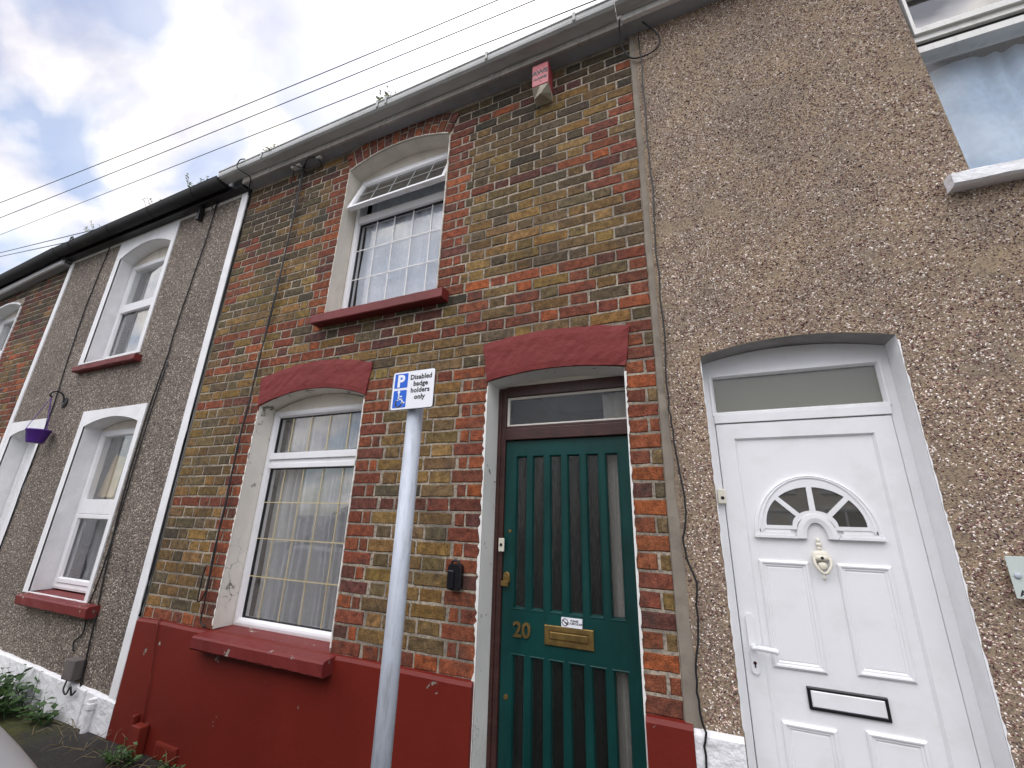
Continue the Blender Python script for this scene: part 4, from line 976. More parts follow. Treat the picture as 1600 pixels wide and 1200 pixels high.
# door of left house
bm = B(); frame(bm, -7.015, -6.35, .02, 2.195, [(0, .20), (0, .14), (.06, .14), (.07, .155), (.14, .155), (.15, .165)], True)
for a_, b_, c_, d_ in ((-6.85, -6.71, .3, .9), (-6.66, -6.52, .3, .9), (-6.85, -6.71, 1.05, 1.5), (-6.66, -6.52, 1.05, 1.5)): frame(bm, a_, b_, c_, d_, [(0, .165), (.005, .158), (.02, .158), (.03, .163)], True)
dl = obj('front_door', bm, 'upvc', HL, label='white door seen edge on at far left')
bm = B(); poly(bm, [(-7.10, .2), (-7.10, 2.35), (-6.295, 2.35), (-6.295, .2)], [arch_outline(LD['x0'], LD['x1'], .22, LD['zs'], LD['rise'])], -.016, -.004); obj('door_surround', bm, 'white', dl)
bm = B(); reveal(bm, [(LD['x0'], 0)] + arc(LD['x0'], LD['x1'], LD['zs'], LD['rise']) + [(LD['x1'], 0)], -.015, .20); poly(bm, arc(-7.018, -6.347, 2.192, .055), [], .150); obj('door_reveal', bm, 'white', dl)
bm = B(); pane_ = box(bm, -6.62, -6.50, .150, .156, 1.78, 2.06); obj('door_light', bm, 'dark', dl)
room(dl, -7.1, -6.25, .0, 2.3, .21, 1.2)
# white party strips, plinth
bm = B(); box(bm, -3.905, -3.812, -.018, .02, .20, 4.47); obj('white_party_strip', bm, 'white', HL, bevel=.004)
bm = B(); box(bm, -7.19, -7.105, -.018, .02, .25, 4.44); obj('white_party_strip', bm, 'white', HL, bevel=.004)
bm = B(); vs = []
for i in range(71):
    x = -7.19 + 3.40 * i / 70; zt = .205 + .04 * (-3.8 - x) + .006 * MN.noise(Vector((x * 6, 0, 0))); yy = -.030 + .007 * MN.noise(Vector((x * 3, 1, 0)))
    vs.append([bm.verts.new(p) for p in ((x, yy, -.15), (x, yy + .008 * MN.noise(Vector((x * 5, 9, 0))), .06), (x, yy, zt - .015), (x, yy + .012, zt - .002), (x, .0, zt))])
for a, b in zip(vs, vs[1:]):
    for i in range(4): bm.faces.new((a[i], b[i], b[i + 1], a[i + 1]))
obj('plinth', bm, 'white_rough', HL)
bm = B(); lathe(bm, (-4.02, -.045, .0), [(.024, -.05), (.024, .13), (.031, .132), (.031, .165), (.026, .168), (.026, .19)], 14); obj('painted_pipe', bm, 'white_rough', HL)
bm = B(); box(bm, -4.175, -4.150, -.042, -.022, -.05, .215); obj('painted_conduit', bm, 'white_rough', HL, bevel=.004)
# black eave of left house running on to the far house
bm = B(); box(bm, -7.20, -3.815, -.085, .03, 4.482, 4.60); obj('fascia', bm, 'black', HL, bevel=.004)
bm = B(); box(bm, -7.18, -3.82, -.012, .0, 4.448, 4.481); obj('wall_plate_trim', bm, 'upvc_old', HL)
gutter(HL, -7.20, -4.03, -.09, -.214, 4.488, 4.562, 'dull_black', 0, True)
for x in (-6.85, -6.0, -5.2, -4.45):
    bm = B(); w = .012; pr = [(-.1625 + .079 * cos(a), 4.60 - .106 * sin(a)) for a in [pi * k / 12 for k in range(13)]]
    loops(bm, [[(x + s * w, p, q) for p, q in pr] for s in (-1, 1)] ) if False else None
    rings = [[(x + s * w, -.152 + r_ * cos(pi * k / 12), 4.562 - r_ * 1.19 * sin(pi * k / 12)) for k in range(13)] for s, r_ in ((-1, .062), (-1, .0665), (1, .0665), (1, .062))]
    vs = [[bm.verts.new(p) for p in r] for r in rings]
    for a, b in zip(vs, vs[1:]):
        for i in range(12): bm.faces.new((a[i], a[i + 1], b[i + 1], b[i]))
    obj('gutter_bracket', bm, 'dull_black', HL)
roof(HL, -7.18, -3.82, 4.61, 'slate')

# ================================================================== FAR HOUSE (brick, at the left edge)
HF = thing('terraced_house', (-9, 0, 0), 'sooty red and brown brick house at the far left edge of the row', 'house')
FW = dict(x0=-9.25, x1=-8.28, z0=2.90, zs=4.06, rise=.10); FD = dict(x0=-8.10, x1=-7.36, z0=.0, zs=2.08, rise=.06)
TF = [(0, .70), (50, 4.46)]
def kindf(k, header, x):
    return 'R' if (k in (0, 10, 20, 24, 28, 29, 38, 45) or random.random() < .35) else 'Y'
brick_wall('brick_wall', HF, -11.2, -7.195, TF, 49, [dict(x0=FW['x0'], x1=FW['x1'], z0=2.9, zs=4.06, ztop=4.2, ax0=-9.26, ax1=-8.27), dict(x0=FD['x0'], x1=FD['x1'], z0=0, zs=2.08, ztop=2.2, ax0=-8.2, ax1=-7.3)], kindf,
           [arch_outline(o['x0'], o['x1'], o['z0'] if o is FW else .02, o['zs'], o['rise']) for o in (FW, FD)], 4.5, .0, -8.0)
bm = B(); frame(bm, -9.245, -8.285, 2.91, 4.05, [(0, .2), (0, .12), (.05, .12), (.06, .14), (.06, .2)]); box(bm, -9.19, -8.34, .115, .18, 3.45, 3.52)
w = obj('window', bm, 'upvc', HF)
bm = B(); poly(bm, arc(-9.245, -8.285, 4.055, .10), [], .125); obj('arch_infill', bm, 'cream', w)
pane('pane', w, -9.19, -8.34, 2.965, 3.45, .15); pane('pane', w, -9.19, -8.34, 3.52, 3.995, .15)
bm = B(); reveal(bm, [(FW['x0'], 2.9)] + arc(FW['x0'], FW['x1'], FW['zs'], FW['rise']) + [(FW['x1'], 2.9)], -.008, .2); ragged_edge(bm, [(FW['x1'], 2.9), (FW['x1'], 4.06)], .02, .03, -.01, 1); ragged_edge(bm, arc(FW['x0'], FW['x1'], FW['zs'], FW['rise']), .02, .03, -.01, -1); obj('window_reveal', bm, 'white', w)
room(w, -9.3, -8.2, 2.8, 4.2, .21, 1.2)
bm = B(); frame(bm, -8.10, -7.36, .02, 2.08, [(0, .2), (0, .14), (.07, .14), (.08, .155)], True); d_ = obj('front_door', bm, 'upvc', HF)
bm = B(); poly(bm, [(-8.2, .1), (-8.2, 2.2), (-7.275, 2.2), (-7.275, .1)], [arch_outline(-8.10, -7.36, .12, 2.08, .06)], -.016, -.003); obj('door_surround', bm, 'white', d_)
bm = B(); reveal(bm, [(-8.10, 0)] + arc(-8.10, -7.36, 2.08, .06) + [(-7.36, 0)], -.015, .2); obj('door_reveal', bm, 'white', d_)
plinth('plinth', HF, -11.2, -7.195, .62, 'white_rough')
bm = B(); box(bm, -11.2, -7.205, -.10, -.075, 4.415, 4.475)
for v in bm.verts: v.co.z += .055 * (v.co.x + 7.2)
obj('fascia', bm, 'upvc', HF)
bm = B(); box(bm, -11.2, -7.205, -.092, -.06, 4.476, 4.60)
for v in bm.verts: v.co.z += .055 * (v.co.x + 7.2)
obj('gutter_board', bm, 'dull_black', HF)
bm = B(); box(bm, -11.2, -7.205, -.074, .03, 4.42, 4.44)
for v in bm.verts: v.co.z += .055 * (v.co.x + 7.2)
obj('soffit', bm, 'soffit', HF)
gutter(HF, -11.2, -7.21, -.092, -.216, 4.482, 4.566, 'dull_black', 0, True, .055)
roof(HF, -11.2, -7.19, 4.46, 'slate')

# ================================================================== across the street (seen in the window glass)
def opposite(x, first=[None]):
    if first[0] is None:
        h = thing('terraced_house', (0, -10.5, 0), 'pale rendered house across the street reflected in the window glass', 'house', 'houses across the street')
        first[0] = h; Y0 = -10.5
        bm = B(); box(bm, -2.2, 2.2, Y0 - 6, Y0, -.12, 5.0); obj('wall', bm, 'far_render', h)
        bm = B(); loops(bm, [[(-2.2, Y0 + .25, 4.95), (2.2, Y0 + .25, 4.95), (2.2, Y0 - 3, 7.2), (-2.2, Y0 - 3, 7.2)], [(-2.2, Y0 + .25, 5.05), (2.2, Y0 + .25, 5.05), (2.2, Y0 - 3, 7.3), (-2.2, Y0 - 3, 7.3)]], True, True); obj('roof', bm, 'far_tile', h)
        for (a, b_, c_, d_) in ((-1.7, -.2, .8, 2.2), (-1.6, -.3, 3.0, 4.3), (.5, 1.6, 3.0, 4.3)):
            bm = B(); frame(bm, a, b_, c_, d_, [(-.12, Y0), (-.12, Y0 + .06), (0, Y0 + .06), (0, Y0 + .02), (.06, Y0 + .02), (.07, Y0 - .02)]); box(bm, (a + b_) / 2 - .04, (a + b_) / 2 + .04, Y0 + .002, Y0 + .03, c_ + .06, d_ - .06); w_ = obj('window', bm, 'upvc', h)
            bm = B(); frame(bm, a + .06, b_ - .06, c_ + .06, d_ - .06, [(0, Y0 + .004), (.001, Y0 + .005)], True); obj('pane', bm, 'glass_dark', w_)
        bm = B(); frame(bm, .5, 1.4, .05, 2.1, [(-.1, Y0), (-.1, Y0 + .05), (0, Y0 + .05), (.01, Y0 + .01), (.1, Y0 + .01), (.12, Y0 - .01)], True); obj('front_door', bm, 'upvc', h)
        h.location.x = x; return h
    src = first[0]
    def cp(o, par):
        q = o.copy(); COL.objects.link(q)
        if par: q.parent = par
        for ch in o.children: cp(ch, q)
        return q
    h = cp(src, None); h.location.x = x; return h
for x in (-24.2, -19.8, -15.4, -11.0, -6.6, -2.2, 2.2, 6.6): opposite(x)

# ================================================================== things on the facade
# alarm box
al = thing('alarm_box', (-.72, 0, 4.2), 'faded red alarm box under the eave reading AWS ALARMS', 'alarm')
bm = B(); z0, z1, xa, xb, yf = 4.255, 4.455, -.790, -.672, -.098
loops(bm, [[(xa, .0, z0), (xb, .0, z0), (xb, yf, z0), (xa, yf, z0)], [(xa, .0, z1), (xb, .0, z1), (xb, yf + .004, z1), (xa, yf + .004, z1)]], True, True); obj('case', bm, 'alarm_red', al, bevel=.004)
bm = B(); box(bm, xa + .003, xb - .003, yf - .003, yf - .0003, z0 + .004, z1 - .006); obj('front_panel', bm, 'alarm_front', al, bevel=.0012)
bm = B(); loops(bm, [[(xa, .0, z0 - .0005), (xb, .0, z0 - .0005), (xb, yf, z0 - .0005), ((xa + xb) / 2, yf - .001, z0 - .0005), (xa, yf, z0 - .0005)], [(xa, .0, z0 - .062), (xb, .0, z0 - .062), (xb, yf + .045, z0 - .040), ((xa + xb) / 2, yf + .012, z0 - .058), (xa, yf + .045, z0 - .048)]], True, True); obj('lens', bm, 'alarm_grey', al, bevel=.002)
obj('lettering', text_mesh("AWS", .054, (-.731, yf - .0036, z0 + .102), align='CENTER', bold=.0022, space=.90), 'sign_black', al)
obj('lettering', text_mesh("ALARMS", .028, (-.731, yf - .0036, z0 + .055), align='CENTER', bold=.0012, space=.92), 'sign_black', al)
bm = B(); lathe(bm, (-.731, yf - .003, z0 + .036), [(.004, 0), (.004, -.002)], 10, 'y'); obj('screw', bm, 'sign_black', al)
# key safe
ks = thing('key_safe', (-1.207, 0, 1.16), 'small black key safe on the bricks left of the green door', 'key safe')
def rr(x0, x1, z0, z1, r, y, n=5):
    pts = []
    for cx_, cz_, a0 in ((x1 - r, z0 + r, -pi / 2), (x1 - r, z1 - r, 0), (x0 + r, z1 - r, pi / 2), (x0 + r, z0 + r, pi)):
        pts += [(cx_ + r * cos(a0 + pi / 2 * i / n), y, cz_ + r * sin(a0 + pi / 2 * i / n)) for i in range(n + 1)]
    return pts
bm = B(); loops(bm, [rr(-1.248, -1.168, 1.097, 1.222, .018, .0), rr(-1.248, -1.168, 1.097, 1.222, .018, -.026), rr(-1.244, -1.172, 1.101, 1.218, .016, -.034)], True, True); obj('body', bm, 'dark', ks)
bm = B(); loops(bm, [rr(-1.240, -1.205, 1.105, 1.192, .008, -.0335), rr(-1.240, -1.205, 1.105, 1.192, .008, -.042), rr(-1.237, -1.208, 1.108, 1.189, .007, -.044)], True); obj('cover', bm, 'dark', ks)
bm = B(); tube(bm, smooth_path([(-1.232, -.02, 1.218), (-1.225, -.02, 1.234), (-1.208, -.02, 1.238), (-1.19, -.02, 1.234), (-1.184, -.02, 1.218)], 4), .006, 8); obj('shackle', bm, 'dark', ks, True)
# plaque at right
pq = thing('door_plaque', (1.0, 0, 1.31), 'clear house plaque on the pebbledash right of the white door', 'plaque')
bm = B(); loops(bm, [rect(.914, 1.115, 1.245, 1.375, -.026), rect(.914, 1.115, 1.245, 1.375, -.030)], True, True); obj('plate', bm, 'plaque', pq, bevel=.001)
bm = B()
for x in (.931, 1.10): lathe(bm, (x, -.0302, 1.315), [(.006, .024), (.006, 0), (.009, -.0005), (.009, -.004), (.006, -.006)], 14, 'y')
obj('stud', bm, 'steel', pq, True)
obj('lettering', text_mesh("A", .026, (.924, -.0304, 1.253), bold=.0005), 'sign_black', pq)

# cables
def cable(name, label, pts, r=.005, group='cables', n=5, wob=.003, cat='cable', mat='rubber', extra_=None):
    bm = B(); pts = [Vector(p) for p in pts]; q = smooth_path(pts, n)
    q = [p + Vector((random.gauss(0, wob), 0, 0)) if 0 < i < len(q) - 1 else p for i, p in enumerate(q)]
    tube(bm, q, r, 6)
    if extra_: tube(bm, smooth_path(extra_, n), r * .85, 6)
    return tag(obj(name, bm, mat, None, True), label, cat)
W2 = lambda l, y=-.013: [(x, y, z) for x, z in l]
cable('black_cable', 'pair of black cables hanging down the bricks left of both windows', W2([(-3.055, 4.50), (-3.045, 4.2), (-3.045, 4.0), (-3.065, 3.4), (-3.08, 2.9), (-3.085, 2.55), (-3.105, 2.2), (-3.112, 1.9), (-3.113, 1.5), (-3.110, 1.2), (-3.102, .85), (-3.095, .76), (-3.04, .735)], -.028), .0055,
      extra_=W2([(-3.062, 4.50), (-3.066, 4.2), (-3.062, 4.0), (-3.055, 3.4), (-3.066, 2.9), (-3.098, 2.55), (-3.093, 2.2), (-3.122, 1.9), (-3.103, 1.5), (-3.121, 1.2), (-3.112, .95), (-3.17, .87), (-3.18, 1.0), (-3.165, 1.1)], -.028))
cable('black_cable', 'black cable running down the pebbledash beside the brick edge to the white base', W2([(-.083, 4.46), (-.083, 3.74), (-.087, 3.1), (-.095, 2.43), (-.098, 2.03), (-.094, 1.90), (-.081, 1.67), (-.069, 1.50), (-.092, 1.37), (-.058, 1.22), (-.072, 1.0), (-.09, .83), (-.076, .70), (-.083, .58), (-.083, .05)], -.026), .0045)
cable('cable_loop', 'loop of black cable hanging under the eave at the brick and pebbledash join', [(-.185, -.12, 4.53), (-.19, -.06, 4.40), (-.15, -.03, 4.295), (-.08, -.025, 4.262), (.01, -.025, 4.28), (.04, -.03, 4.35), (.01, -.04, 4.43), (-.05, -.07, 4.50)], .005, wob=.001)
cable('black_cable', 'black cable along the white strip between brick and brown pebbledash', W2([(-3.83, 4.52), (-3.795, 4.43), (-3.792, 4.0), (-3.80, 3.0), (-3.808, 2.0), (-3.80, 1.2), (-3.798, .72)], -.012), .009, wob=.001)
cable('black_cable', 'twin black cables down the brown pebbledash right of its windows', W2([(-4.30, 4.48), (-4.315, 3.97), (-4.389, 3.17), (-4.395, 2.78), (-4.445, 2.24), (-4.442, 1.48), (-4.377, .94), (-4.332, .63), (-4.283, .26), (-4.25, .2)], -.018), .0065,
      extra_=W2([(-4.36, 2.75), (-4.40, 2.2), (-4.41, 1.5), (-4.43, 1.0), (-4.47, .72), (-4.44, .55), (-4.53, .47), (-4.50, .41)], -.018))
cable('black_cable', 'thin black cable down the brown pebbledash left of its upper window', W2([(-6.30, 4.47), (-6.357, 3.68), (-6.31, 2.9), (-6.265, 2.5), (-6.29, 1.8), (-6.29, .9)], -.016), .006)
cable('red_painted_cable', 'thin cable painted over on the maroon plinth', [(-3.56, -.001, .73), (-3.53, -.034, .70), (-3.50, -.036, .55), (-3.47, -.036, .40), (-3.43, -.036, .15)], .004, mat='maroon_wall')
cable('cable_loop', 'black cable loop hanging from the grey gutter where it meets the black one', [(-3.66, -.207, 4.64), (-3.70, -.225, 4.625), (-3.72, -.225, 4.56), (-3.69, -.20, 4.52), (-3.66, -.12, 4.50), (-3.75, -.06, 4.47), (-3.80, -.02, 4.42)], .0055, wob=.0005)
cable('cable_loop', 'tangle of cable under the soffit beside the upper window', [(-3.20, -.02, 4.35), (-3.18, -.03, 4.46), (-3.12, -.08, 4.478), (-3.03, -.06, 4.44), (-2.93, -.09, 4.482), (-2.86, -.06, 4.478), (-2.84, -.02, 4.44), (-2.95, -.015, 4.41), (-3.05, -.015, 4.44)], .005, wob=.001)
cable('cable_loop', 'small curl of cable with black clip under the black eave of the brown house', [(-4.31, -.02, 4.44), (-4.27, -.03, 4.45), (-4.30, -.03, 4.49), (-4.35, -.03, 4.45), (-4.33, -.02, 4.41)], .006, wob=.0)
bm = B(); box(bm, -2.87, -2.81, -.07, -.04, 4.475, 4.499)
tag(obj('junction_box', bm, 'upvc_old', None, bevel=.004), 'smaller pale box under the soffit, nearest the upper window', 'junction box')
bm = B(); box(bm, -3.17, -3.06, -.075, -.035, 4.470, 4.499)
tag(obj('junction_box', bm, 'upvc_old', None, bevel=.004), 'larger pale junction box under the soffit where the black cables start', 'junction box')
bm = B(); box(bm, -4.53, -4.49, -.06, -.008, 4.32, 4.47); cb = tag(obj('sensor_box', bm, 'black', None, bevel=.005), 'black sensor box under the black eave of the brown house', 'sensor')
bm = B(); box(bm, -4.435, -4.300, -.078, -.008, .255, .385); tag(obj('cable_box', bm, 'grey_box', None, bevel=.006), 'grey cable box low on the brown pebbledash above the white base', 'box')
cable('cable_loop', 'short grey cable loop hanging below the cable box', [(-4.40, -.05, .25), (-4.39, -.06, .19), (-4.34, -.06, .17), (-4.31, -.06, .22), (-4.29, -.05, .17), (-4.25, -.05, .20)], .006, wob=.0)
# bracket and hanging basket
br = thing('wall_bracket', (-6.06, 0, 2.5), 'black iron bracket holding the purple hanging basket', 'bracket')
bm = B(); lathe(bm, (-6.05, -.008, 2.50), [(.055, 0), (.055, -.008), (.03, -.016)], 18, 'y'); obj('wall_plate', bm, 'iron', br)
bm = B(); tube(bm, smooth_path([(-6.05, -.02, 2.50), (-6.05, -.04, 2.57), (-6.05, -.085, 2.60), (-6.05, -.125, 2.585), (-6.05, -.14, 2.55), (-6.05, -.12, 2.53)], 5), .008, 8); obj('arm', bm, 'iron', br, True)
hb = thing('hanging_basket', (-6.06, -.12, 2.05), 'purple plastic hanging basket beside the white door at left', 'hanging basket')
bm = B(); c = (-6.06, -.122, 2.055); lathe(bm, c, [(.02, 0), (.058, .001), (.066, .012), (.090, .118), (.096, .120), (.096, .134), (.088, .134), (.062, .02), (.0005, .012)], 28); obj('pot', bm, 'purple', hb, True)
for a in (0.3, 0.3 + 2 * pi / 3, .3 + 4 * pi / 3):
    bm = B(); tube(bm, [(c[0] + .091 * cos(a), c[1] + .091 * sin(a), 2.188), (-6.05, -.122, 2.53)], .0026, 6); obj('chain', bm, 'purple', hb)

# ================================================================== parking sign
ps = thing('parking_sign', (-1.045, -.70, 0), 'grey pole with small white and blue disabled parking sign', 'sign')
bm = B(); lathe(bm, (-1.045, -.70, -.02), [(.0325, 0), (.0325, 2.036)], 32); obj('pole', bm, 'steel', ps, True)
bm = B(); lathe(bm, (-1.045, -.70, 2.016), [(.034, -.02), (.034, .0), (.032, .010), (.024, .017), (.010, .021)], 32); obj('pole_cap', bm, 'dark', ps, True)
bm = B(); sx0, sx1, sz0, sz1, sy = -1.1335, -.9265, 1.858, 2.022, -.752
loops(bm, [rr(sx0, sx1, sz0, sz1, .010, sy + .003), rr(sx0, sx1, sz0, sz1, .010, sy)], True, True); pl = obj('sign_backing', bm, 'sign_black', ps)
bm = B(); loops(bm, [rr(sx0 + .0022, sx1 - .0022, sz0 + .0022, sz1 - .0022, .009, sy - .0003), rr(sx0 + .0022, sx1 - .0022, sz0 + .0022, sz1 - .0022, .009, sy - .0009)], True); pl = obj('sign_plate', bm, 'sign_white', ps)
bx0, bx1 = sx0 + .011, sx0 + .076
for z0_, z1_ in ((1.951, 2.013), (1.868, 1.941)):
    bm = B(); loops(bm, [rr(bx0, bx1, z0_, z1_, .003, sy - .001, 3), rr(bx0, bx1, z0_, z1_, .003, sy - .0015, 3)], True); obj('blue_panel', bm, 'sign_blue', pl)
obj('letter', text_mesh("P", .071, (bx0 + .013, sy - .0017, 1.957), bold=.0026, extrude=.0002), 'sign_white', pl)
bm = B(); yy = sy - .0019; cx0, cz0 = bx0 + .030, 1.8835
def stroke(bm_, pts, w):
    for (a, b) in zip(pts, pts[1:]):
        a, b = Vector((a[0], 0, a[1])), Vector((b[0], 0, b[1])); d = (b - a).normalized(); n = Vector((-d.z, 0, d.x)) * w / 2; a = a - d * w * .35; b = b + d * w * .35
        loops(bm_, [[(p.x, yy, p.z) for p in (a + n, b + n, b - n, a - n)]], True)
wc = [(cx0 + .0150 * cos(a), cz0 + .002 + .0150 * sin(a)) for a in [radians(118) + radians(250) * i / 16 for i in range(17)]]
n_ = len(wc)
stroke(bm, wc, .0062); stroke(bm, [(cx0 - .003, cz0 + .043), (cx0 - .002, cz0 + .0195), (cx0 + .014, cz0 + .0195), (cx0 + .020, cz0 + .002), (cx0 + .027, cz0 + .005)], .0062); stroke(bm, [(cx0 - .002, cz0 + .031), (cx0 + .013, cz0 + .031)], .0048)
lathe(bm, (cx0 - .003, yy, cz0 + .0505), [(.0062, 0), (.0062, -.0002)], 16, 'y')
obj('wheelchair_symbol', bm, 'sign_white', pl)
obj('lettering', text_mesh("Disabled\nbadge\nholders\nonly", .0285, (sx0 + .1405, sy - .0016, 1.9825), align='CENTER', bold=.0008, line=.98, extrude=.0002, space=1.05), 'sign_black', pl)
for z in (1.90, 1.98):
    bm = B(); lathe(bm, (-1.045, -.70, z), [(.0335, -.006), (.0345, -.006), (.0345, .006), (.0335, .006)], 28, cap=False); obj('clip', bm, 'steel', ps)

# ================================================================== overhead wires
def wire(label, p, q, ext=(.25, .25), sag=.05, r=.0055):
    p, q = Vector(p), Vector(q); a, b = p + (p - q) * ext[0], q + (q - p) * ext[1]; bm = B(); pts = []
    for i in range(33):
        f = i / 32; v = a.lerp(b, f); v.z -= sag * 4 * f * (1 - f) - sag * .75; pts.append(v)
    tube(bm, pts, r, 6); o = obj('overhead_wire', bm, 'wire_grey', None, True); return tag(o, label, 'wire', 'overhead wires')
E0 = Vector((0, -D, EYE))
wire('topmost overhead wire crossing the sky', E0 + ray(0, 318) * 12, E0 + ray(775, 3) * 6.2, sag=.10)
wire('second overhead wire below the topmost one', E0 + ray(0, 341) * 12, E0 + ray(838, 0) * 6.2, sag=.05)
wire('third overhead wire, running on past the grey gutter to the eave', E0 + ray(0, 367) * 13, (-.16, -.235, 4.60), (.3, 0), .0, r=.004)
wire('fourth overhead wire meeting the black gutter', E0 + ray(0, 395) * 12, (-6.0, -.16, 4.60), (.3, 0), .0)
wire('lowest overhead wire ending at the metal eye on the black gutter', E0 + ray(0, 401) * 12, (-6.6, -.17, 4.57), (.3, 0), .0)
bm = B(); c = Vector((-6.86, -.20, 4.58)); tube(bm, [c + Vector((.035 * cos(a), .01, .04 + .035 * sin(a))) for a in [radians(-60) + radians(290) * i / 12 for i in range(13)]], .008, 6); tube(bm, [c + Vector((.01, .01, .005)), c + Vector((.10, .05, -.02))], .014, 8)
tag(obj('wire_eye', bm, 'iron', None, True), 'black metal eye on the black gutter holding the lowest wire', 'hook')

# ================================================================== plants
def plant(name, label, base, n, h, spread, leaf, mat, seed, cat='plant', group=None, lean=(0, -.3, 0), stem=.0025):
    rnd = random.Random(seed); bm = B()
    for s in range(n):
        a = rnd.uniform(0, 2 * pi); r = spread * sqrt(rnd.random()); p0 = Vector(base) + Vector((r * cos(a), r * .5 * sin(a), 0))
        hh = h * rnd.uniform(.45, 1.1); d = Vector((rnd.gauss(0, .35) + lean[0], rnd.gauss(0, .3) + lean[1], 1)).normalized()
        mid = p0 + d * hh * .6; tip = mid + (d + Vector((rnd.gauss(0, .3), rnd.gauss(0, .2), -.2))).normalized() * hh * .45
        tube(bm, [p0, mid, tip], [stem, stem * .8, stem * .3], 4)
        k = max(3, int(hh / leaf * 2.4))
        for i in range(k):
            f = (i + 1) / k; q = p0.lerp(mid, min(1, f / .6)) if f < .6 else mid.lerp(tip, (f - .6) / .4)
            az = rnd.uniform(0, 2 * pi); ld = Vector((cos(az), sin(az) - .3, rnd.uniform(.0, .8))).normalized(); ll = leaf * rnd.uniform(.6, 1.3) * (1.1 - .4 * f); side = ld.cross(Vector((rnd.gauss(0, .3), rnd.gauss(0, .3), 1))).normalized() * ll * rnd.uniform(.2, .33); dn = Vector((0, 0, -ll * .18))
            v = [bm.verts.new(x) for x in (q, q + ld * ll * .45 + side, q + ld * ll + dn, q + ld * ll * .45 - side)]; vm = bm.verts.new(q + ld * ll * .5 + Vector((0, 0, -ll * .06)))
            for a_, b_ in ((0, 1), (1, 2), (2, 3), (3, 0)): bm.faces.new((v[a_], v[b_], vm))
    return tag(obj(name, bm, mat), label, cat, group)
plant('weed_plant', 'large leafy green weed against the white base at lower left', (-4.98, -.18, -.02), 60, .27, .34, .105, 'leaf', 1)
plant('weed_plant', 'small weed just right of the large leafy one', (-4.46, -.10, -.01), 20, .15, .10, .07, 'leaf', 2)
plant('weed_plant', 'thin upright pale weed behind the large leafy one', (-5.35, -.10, .0), 6, .34, .05, .05, 'leaf_pale', 3)
plant('weed_plant', 'low weed at the foot of the maroon plinth beside the boxed pipe', (-3.36, -.15, .0), 24, .09, .10, .045, 'leaf', 4)
plant('weed_plant', 'green weed at the bottom edge under the maroon plinth', (-2.93, -.12, .0), 18, .10, .12, .04, 'leaf', 5)
plant('gutter_weed', 'largest weed growing in the grey gutter above the upper window', (-2.0, -.165, 4.60), 13, .11, .10, .042, 'leaf_pale', 6, lean=(.15, -.1, 0))
plant('gutter_weed', 'weed growing in the grey gutter near its bracket, left of the upper window', (-3.30, -.165, 4.60), 12, .09, .12, .034, 'leaf_pale', 7, lean=(.15, -.1, 0))
plant('gutter_weed', 'weed at the right end of the black gutter', (-4.34, -.18, 4.555), 14, .10, .18, .034, 'leaf_pale', 8)
plant('gutter_weed', 'weed in the middle of the black gutter', (-5.12, -.18, 4.555), 12, .09, .16, .032, 'leaf_pale', 9)
plant('gutter_weed', 'low mossy weed at the left of the black gutter', (-6.25, -.18, 4.555), 12, .07, .20, .028, 'leaf_pale', 10)
rnd = random.Random(5); bm = B()
for i in range(46):
    x = rnd.choice((rnd.uniform(-3.75, -2.75), rnd.uniform(-4.4, -3.7))); p = Vector((x, rnd.uniform(-.22, -.05), 0)); d = Vector((rnd.gauss(0, 1), rnd.gauss(0, .6), rnd.uniform(.1, .9))).normalized(); l = rnd.uniform(.06, .17)
    tube(bm, [p, p + d * l * .6 + Vector((0, 0, .01)), p + d * l + Vector((rnd.gauss(0, .02), 0, -.02))], [.0022, .0016, .0006], 4)
o = obj('dry_grass', bm, 'straw'); tag(o, 'dry straw-coloured grass strewn along the foot of the walls', None, kind='stuff')

# ================================================================== parked car (only a corner of it reaches into the picture)
car = thing('parked_car', (-3.0, -2.36, -.12), 'silver parked car whose bonnet corner shows at the bottom left', 'car')
CY, CX0 = -2.345, -0.75       # centre line, front end
prof = [  # x from the front, half width low, half width shoulder, z sill, z shoulder, z centre top
    (0.00, .52, .50, .22, .56, .60), (.05, .70, .66, .16, .70, .74), (.16, .80, .76, .14, .80, .84), (.40, .86, .82, .14, .86, .92), (.80, .88, .84, .14, .90, .98), (1.12, .88, .85, .14, .92, 1.02),
    (1.30, .88, .85, .14, .93, 1.03), (2.0, .88, .86, .14, .95, 1.03), (3.0, .88, .86, .16, .97, 1.03), (3.7, .86, .82, .2, .98, 1.04), (3.98, .80, .74, .26, .96, 1.0), (4.05, .70, .62, .34, .86, .9)]
bm = B(); rings = []
for x, wl, ws, zs_, zh, zt in prof:
    X_ = CX0 - x; Z0 = -.12; zs_, zh, zt = zs_ * 1.1, zh * 1.24, zh * 1.24 + .02; wl *= 1.06; ws *= 1.06; half_ = [(0, zs_), (wl * .9, zs_), (wl, zs_ + .10), (wl + .015, (zs_ + zh) / 2), (ws + .01, zh - .06), (ws - .03, zh), (ws * .72, zh + (zt - zh) * .62), (ws * .35, zt - .01), (0, zt)]
    pts = [(X_, CY + a_, Z0 + c_) for a_, c_ in half_] + [(X_, CY - a_, Z0 + c_) for a_, c_ in half_[-2:0:-1]]
    rings.append(pts)
loops(bm, rings, True, True); body = obj('body', bm, 'car', car, True); body.modifiers.new('s', 'SUBSURF').render_levels = 2
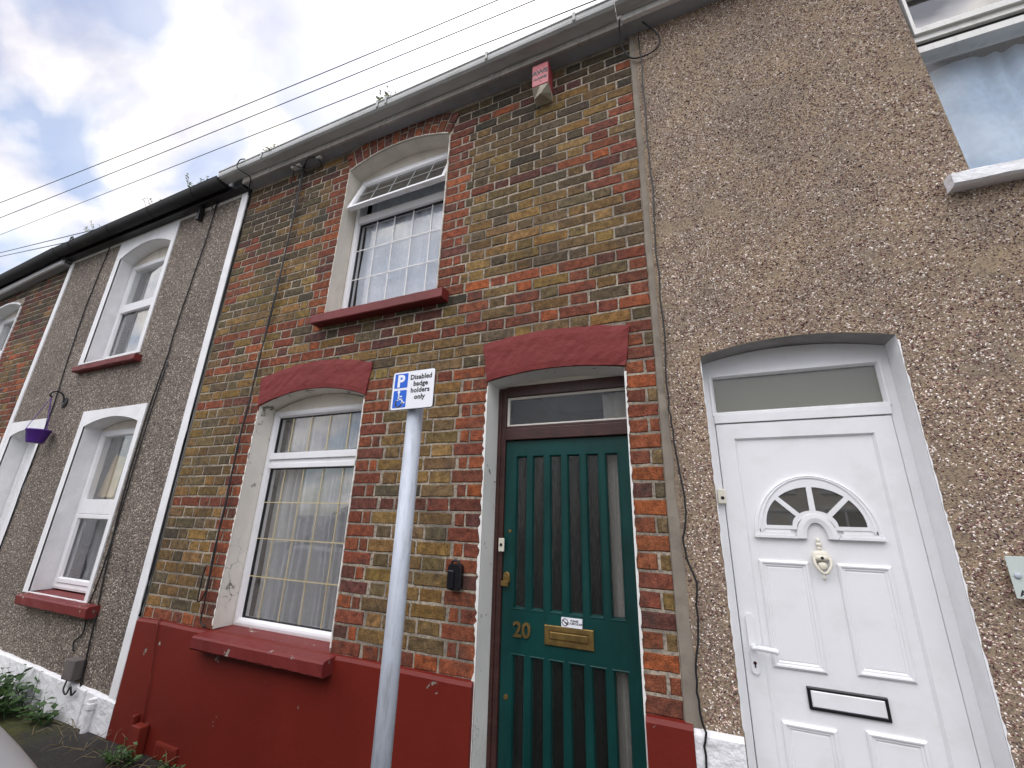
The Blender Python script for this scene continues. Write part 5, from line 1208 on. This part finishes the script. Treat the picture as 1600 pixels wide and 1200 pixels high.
bm = B(); cab = [(.34, .70, .70, .90, .905), (.45, .735, .73, .965, .975), (.85, .75, .70, 1.15, 1.17), (1.5, .80, .64, 1.50, 1.58), (2.0, .80, .62, 1.60, 1.68), (3.1, .80, .62, 1.58, 1.66), (3.95, .78, .66, 1.10, 1.15)]; rings = []
for x, wl, wt, zsd, ztp in cab:
    X_ = CX0 - x; half_ = [(0, .80), (wl, .80), (wl, .90), (wt, zsd), (wt * .7, ztp), (0, ztp + .004)]
    rings.append([(X_, CY + a_, c_) for a_, c_ in half_] + [(X_, CY - a_, c_) for a_, c_ in half_[-2:0:-1]])
loops(bm, rings, True, True); obj('cabin_glass', bm, 'dark', car, True)
bm = B(); rings = []
for x, wt, zt in ((1.48, .62, 1.59), (2.0, .61, 1.70), (3.1, .61, 1.68), (3.45, .61, 1.52)):
    X_ = CX0 - x; half_ = [(0, zt + .006), (wt * .7, zt), (wt + .03, zt - .07), (wt + .035, zt - .10), (wt, zt - .06), (wt * .7, zt - .012), (0, zt - .012)]
    rings.append([(X_, CY + a_, c_) for a_, c_ in half_] + [(X_, CY - a_, c_) for a_, c_ in half_[-2:0:-1]])
loops(bm, rings, True, True); obj('roof', bm, 'car', car, True)
for x in (.78, 3.3):
    for s in (1, -1):
        bm = B(); lathe(bm, (CX0 - x, CY + s * .80, .195), [(.20, -.09), (.30, -.095), (.315, -.06), (.315, .06), (.30, .095), (.20, .09)], 28, 'y'); w = obj('wheel', bm, 'tyre', car, True)
        bm = B(); lathe(bm, (CX0 - x, CY + s * .80, .195), [(.02, s * .100), (.06, s * .094), (.12, s * .085), (.19, s * .097), (.20, s * .092)], 24, 'y'); obj('rim', bm, 'wheel', w, True)
for s in (1, -1):
    bm = B(); ball(bm, (CX0 - .13, CY + s * .60, .69), .10, .17, .085); obj('headlight', bm, 'lamp_lens', car, True)
bm = B(); box(bm, CX0 - .05, CX0 + .012, CY - .42, CY + .42, .24, .40); box(bm, CX0 - .06, CX0 + .006, CY - .62, CY + .62, .06, .16); obj('grille', bm, 'dark', car, bevel=.01)
for s in (1, -1):
    bm = B(); ball(bm, (CX0 - 1.75, CY + s * .98, 1.08), .07, .11, .075); obj('door_mirror', bm, 'car', car, True)
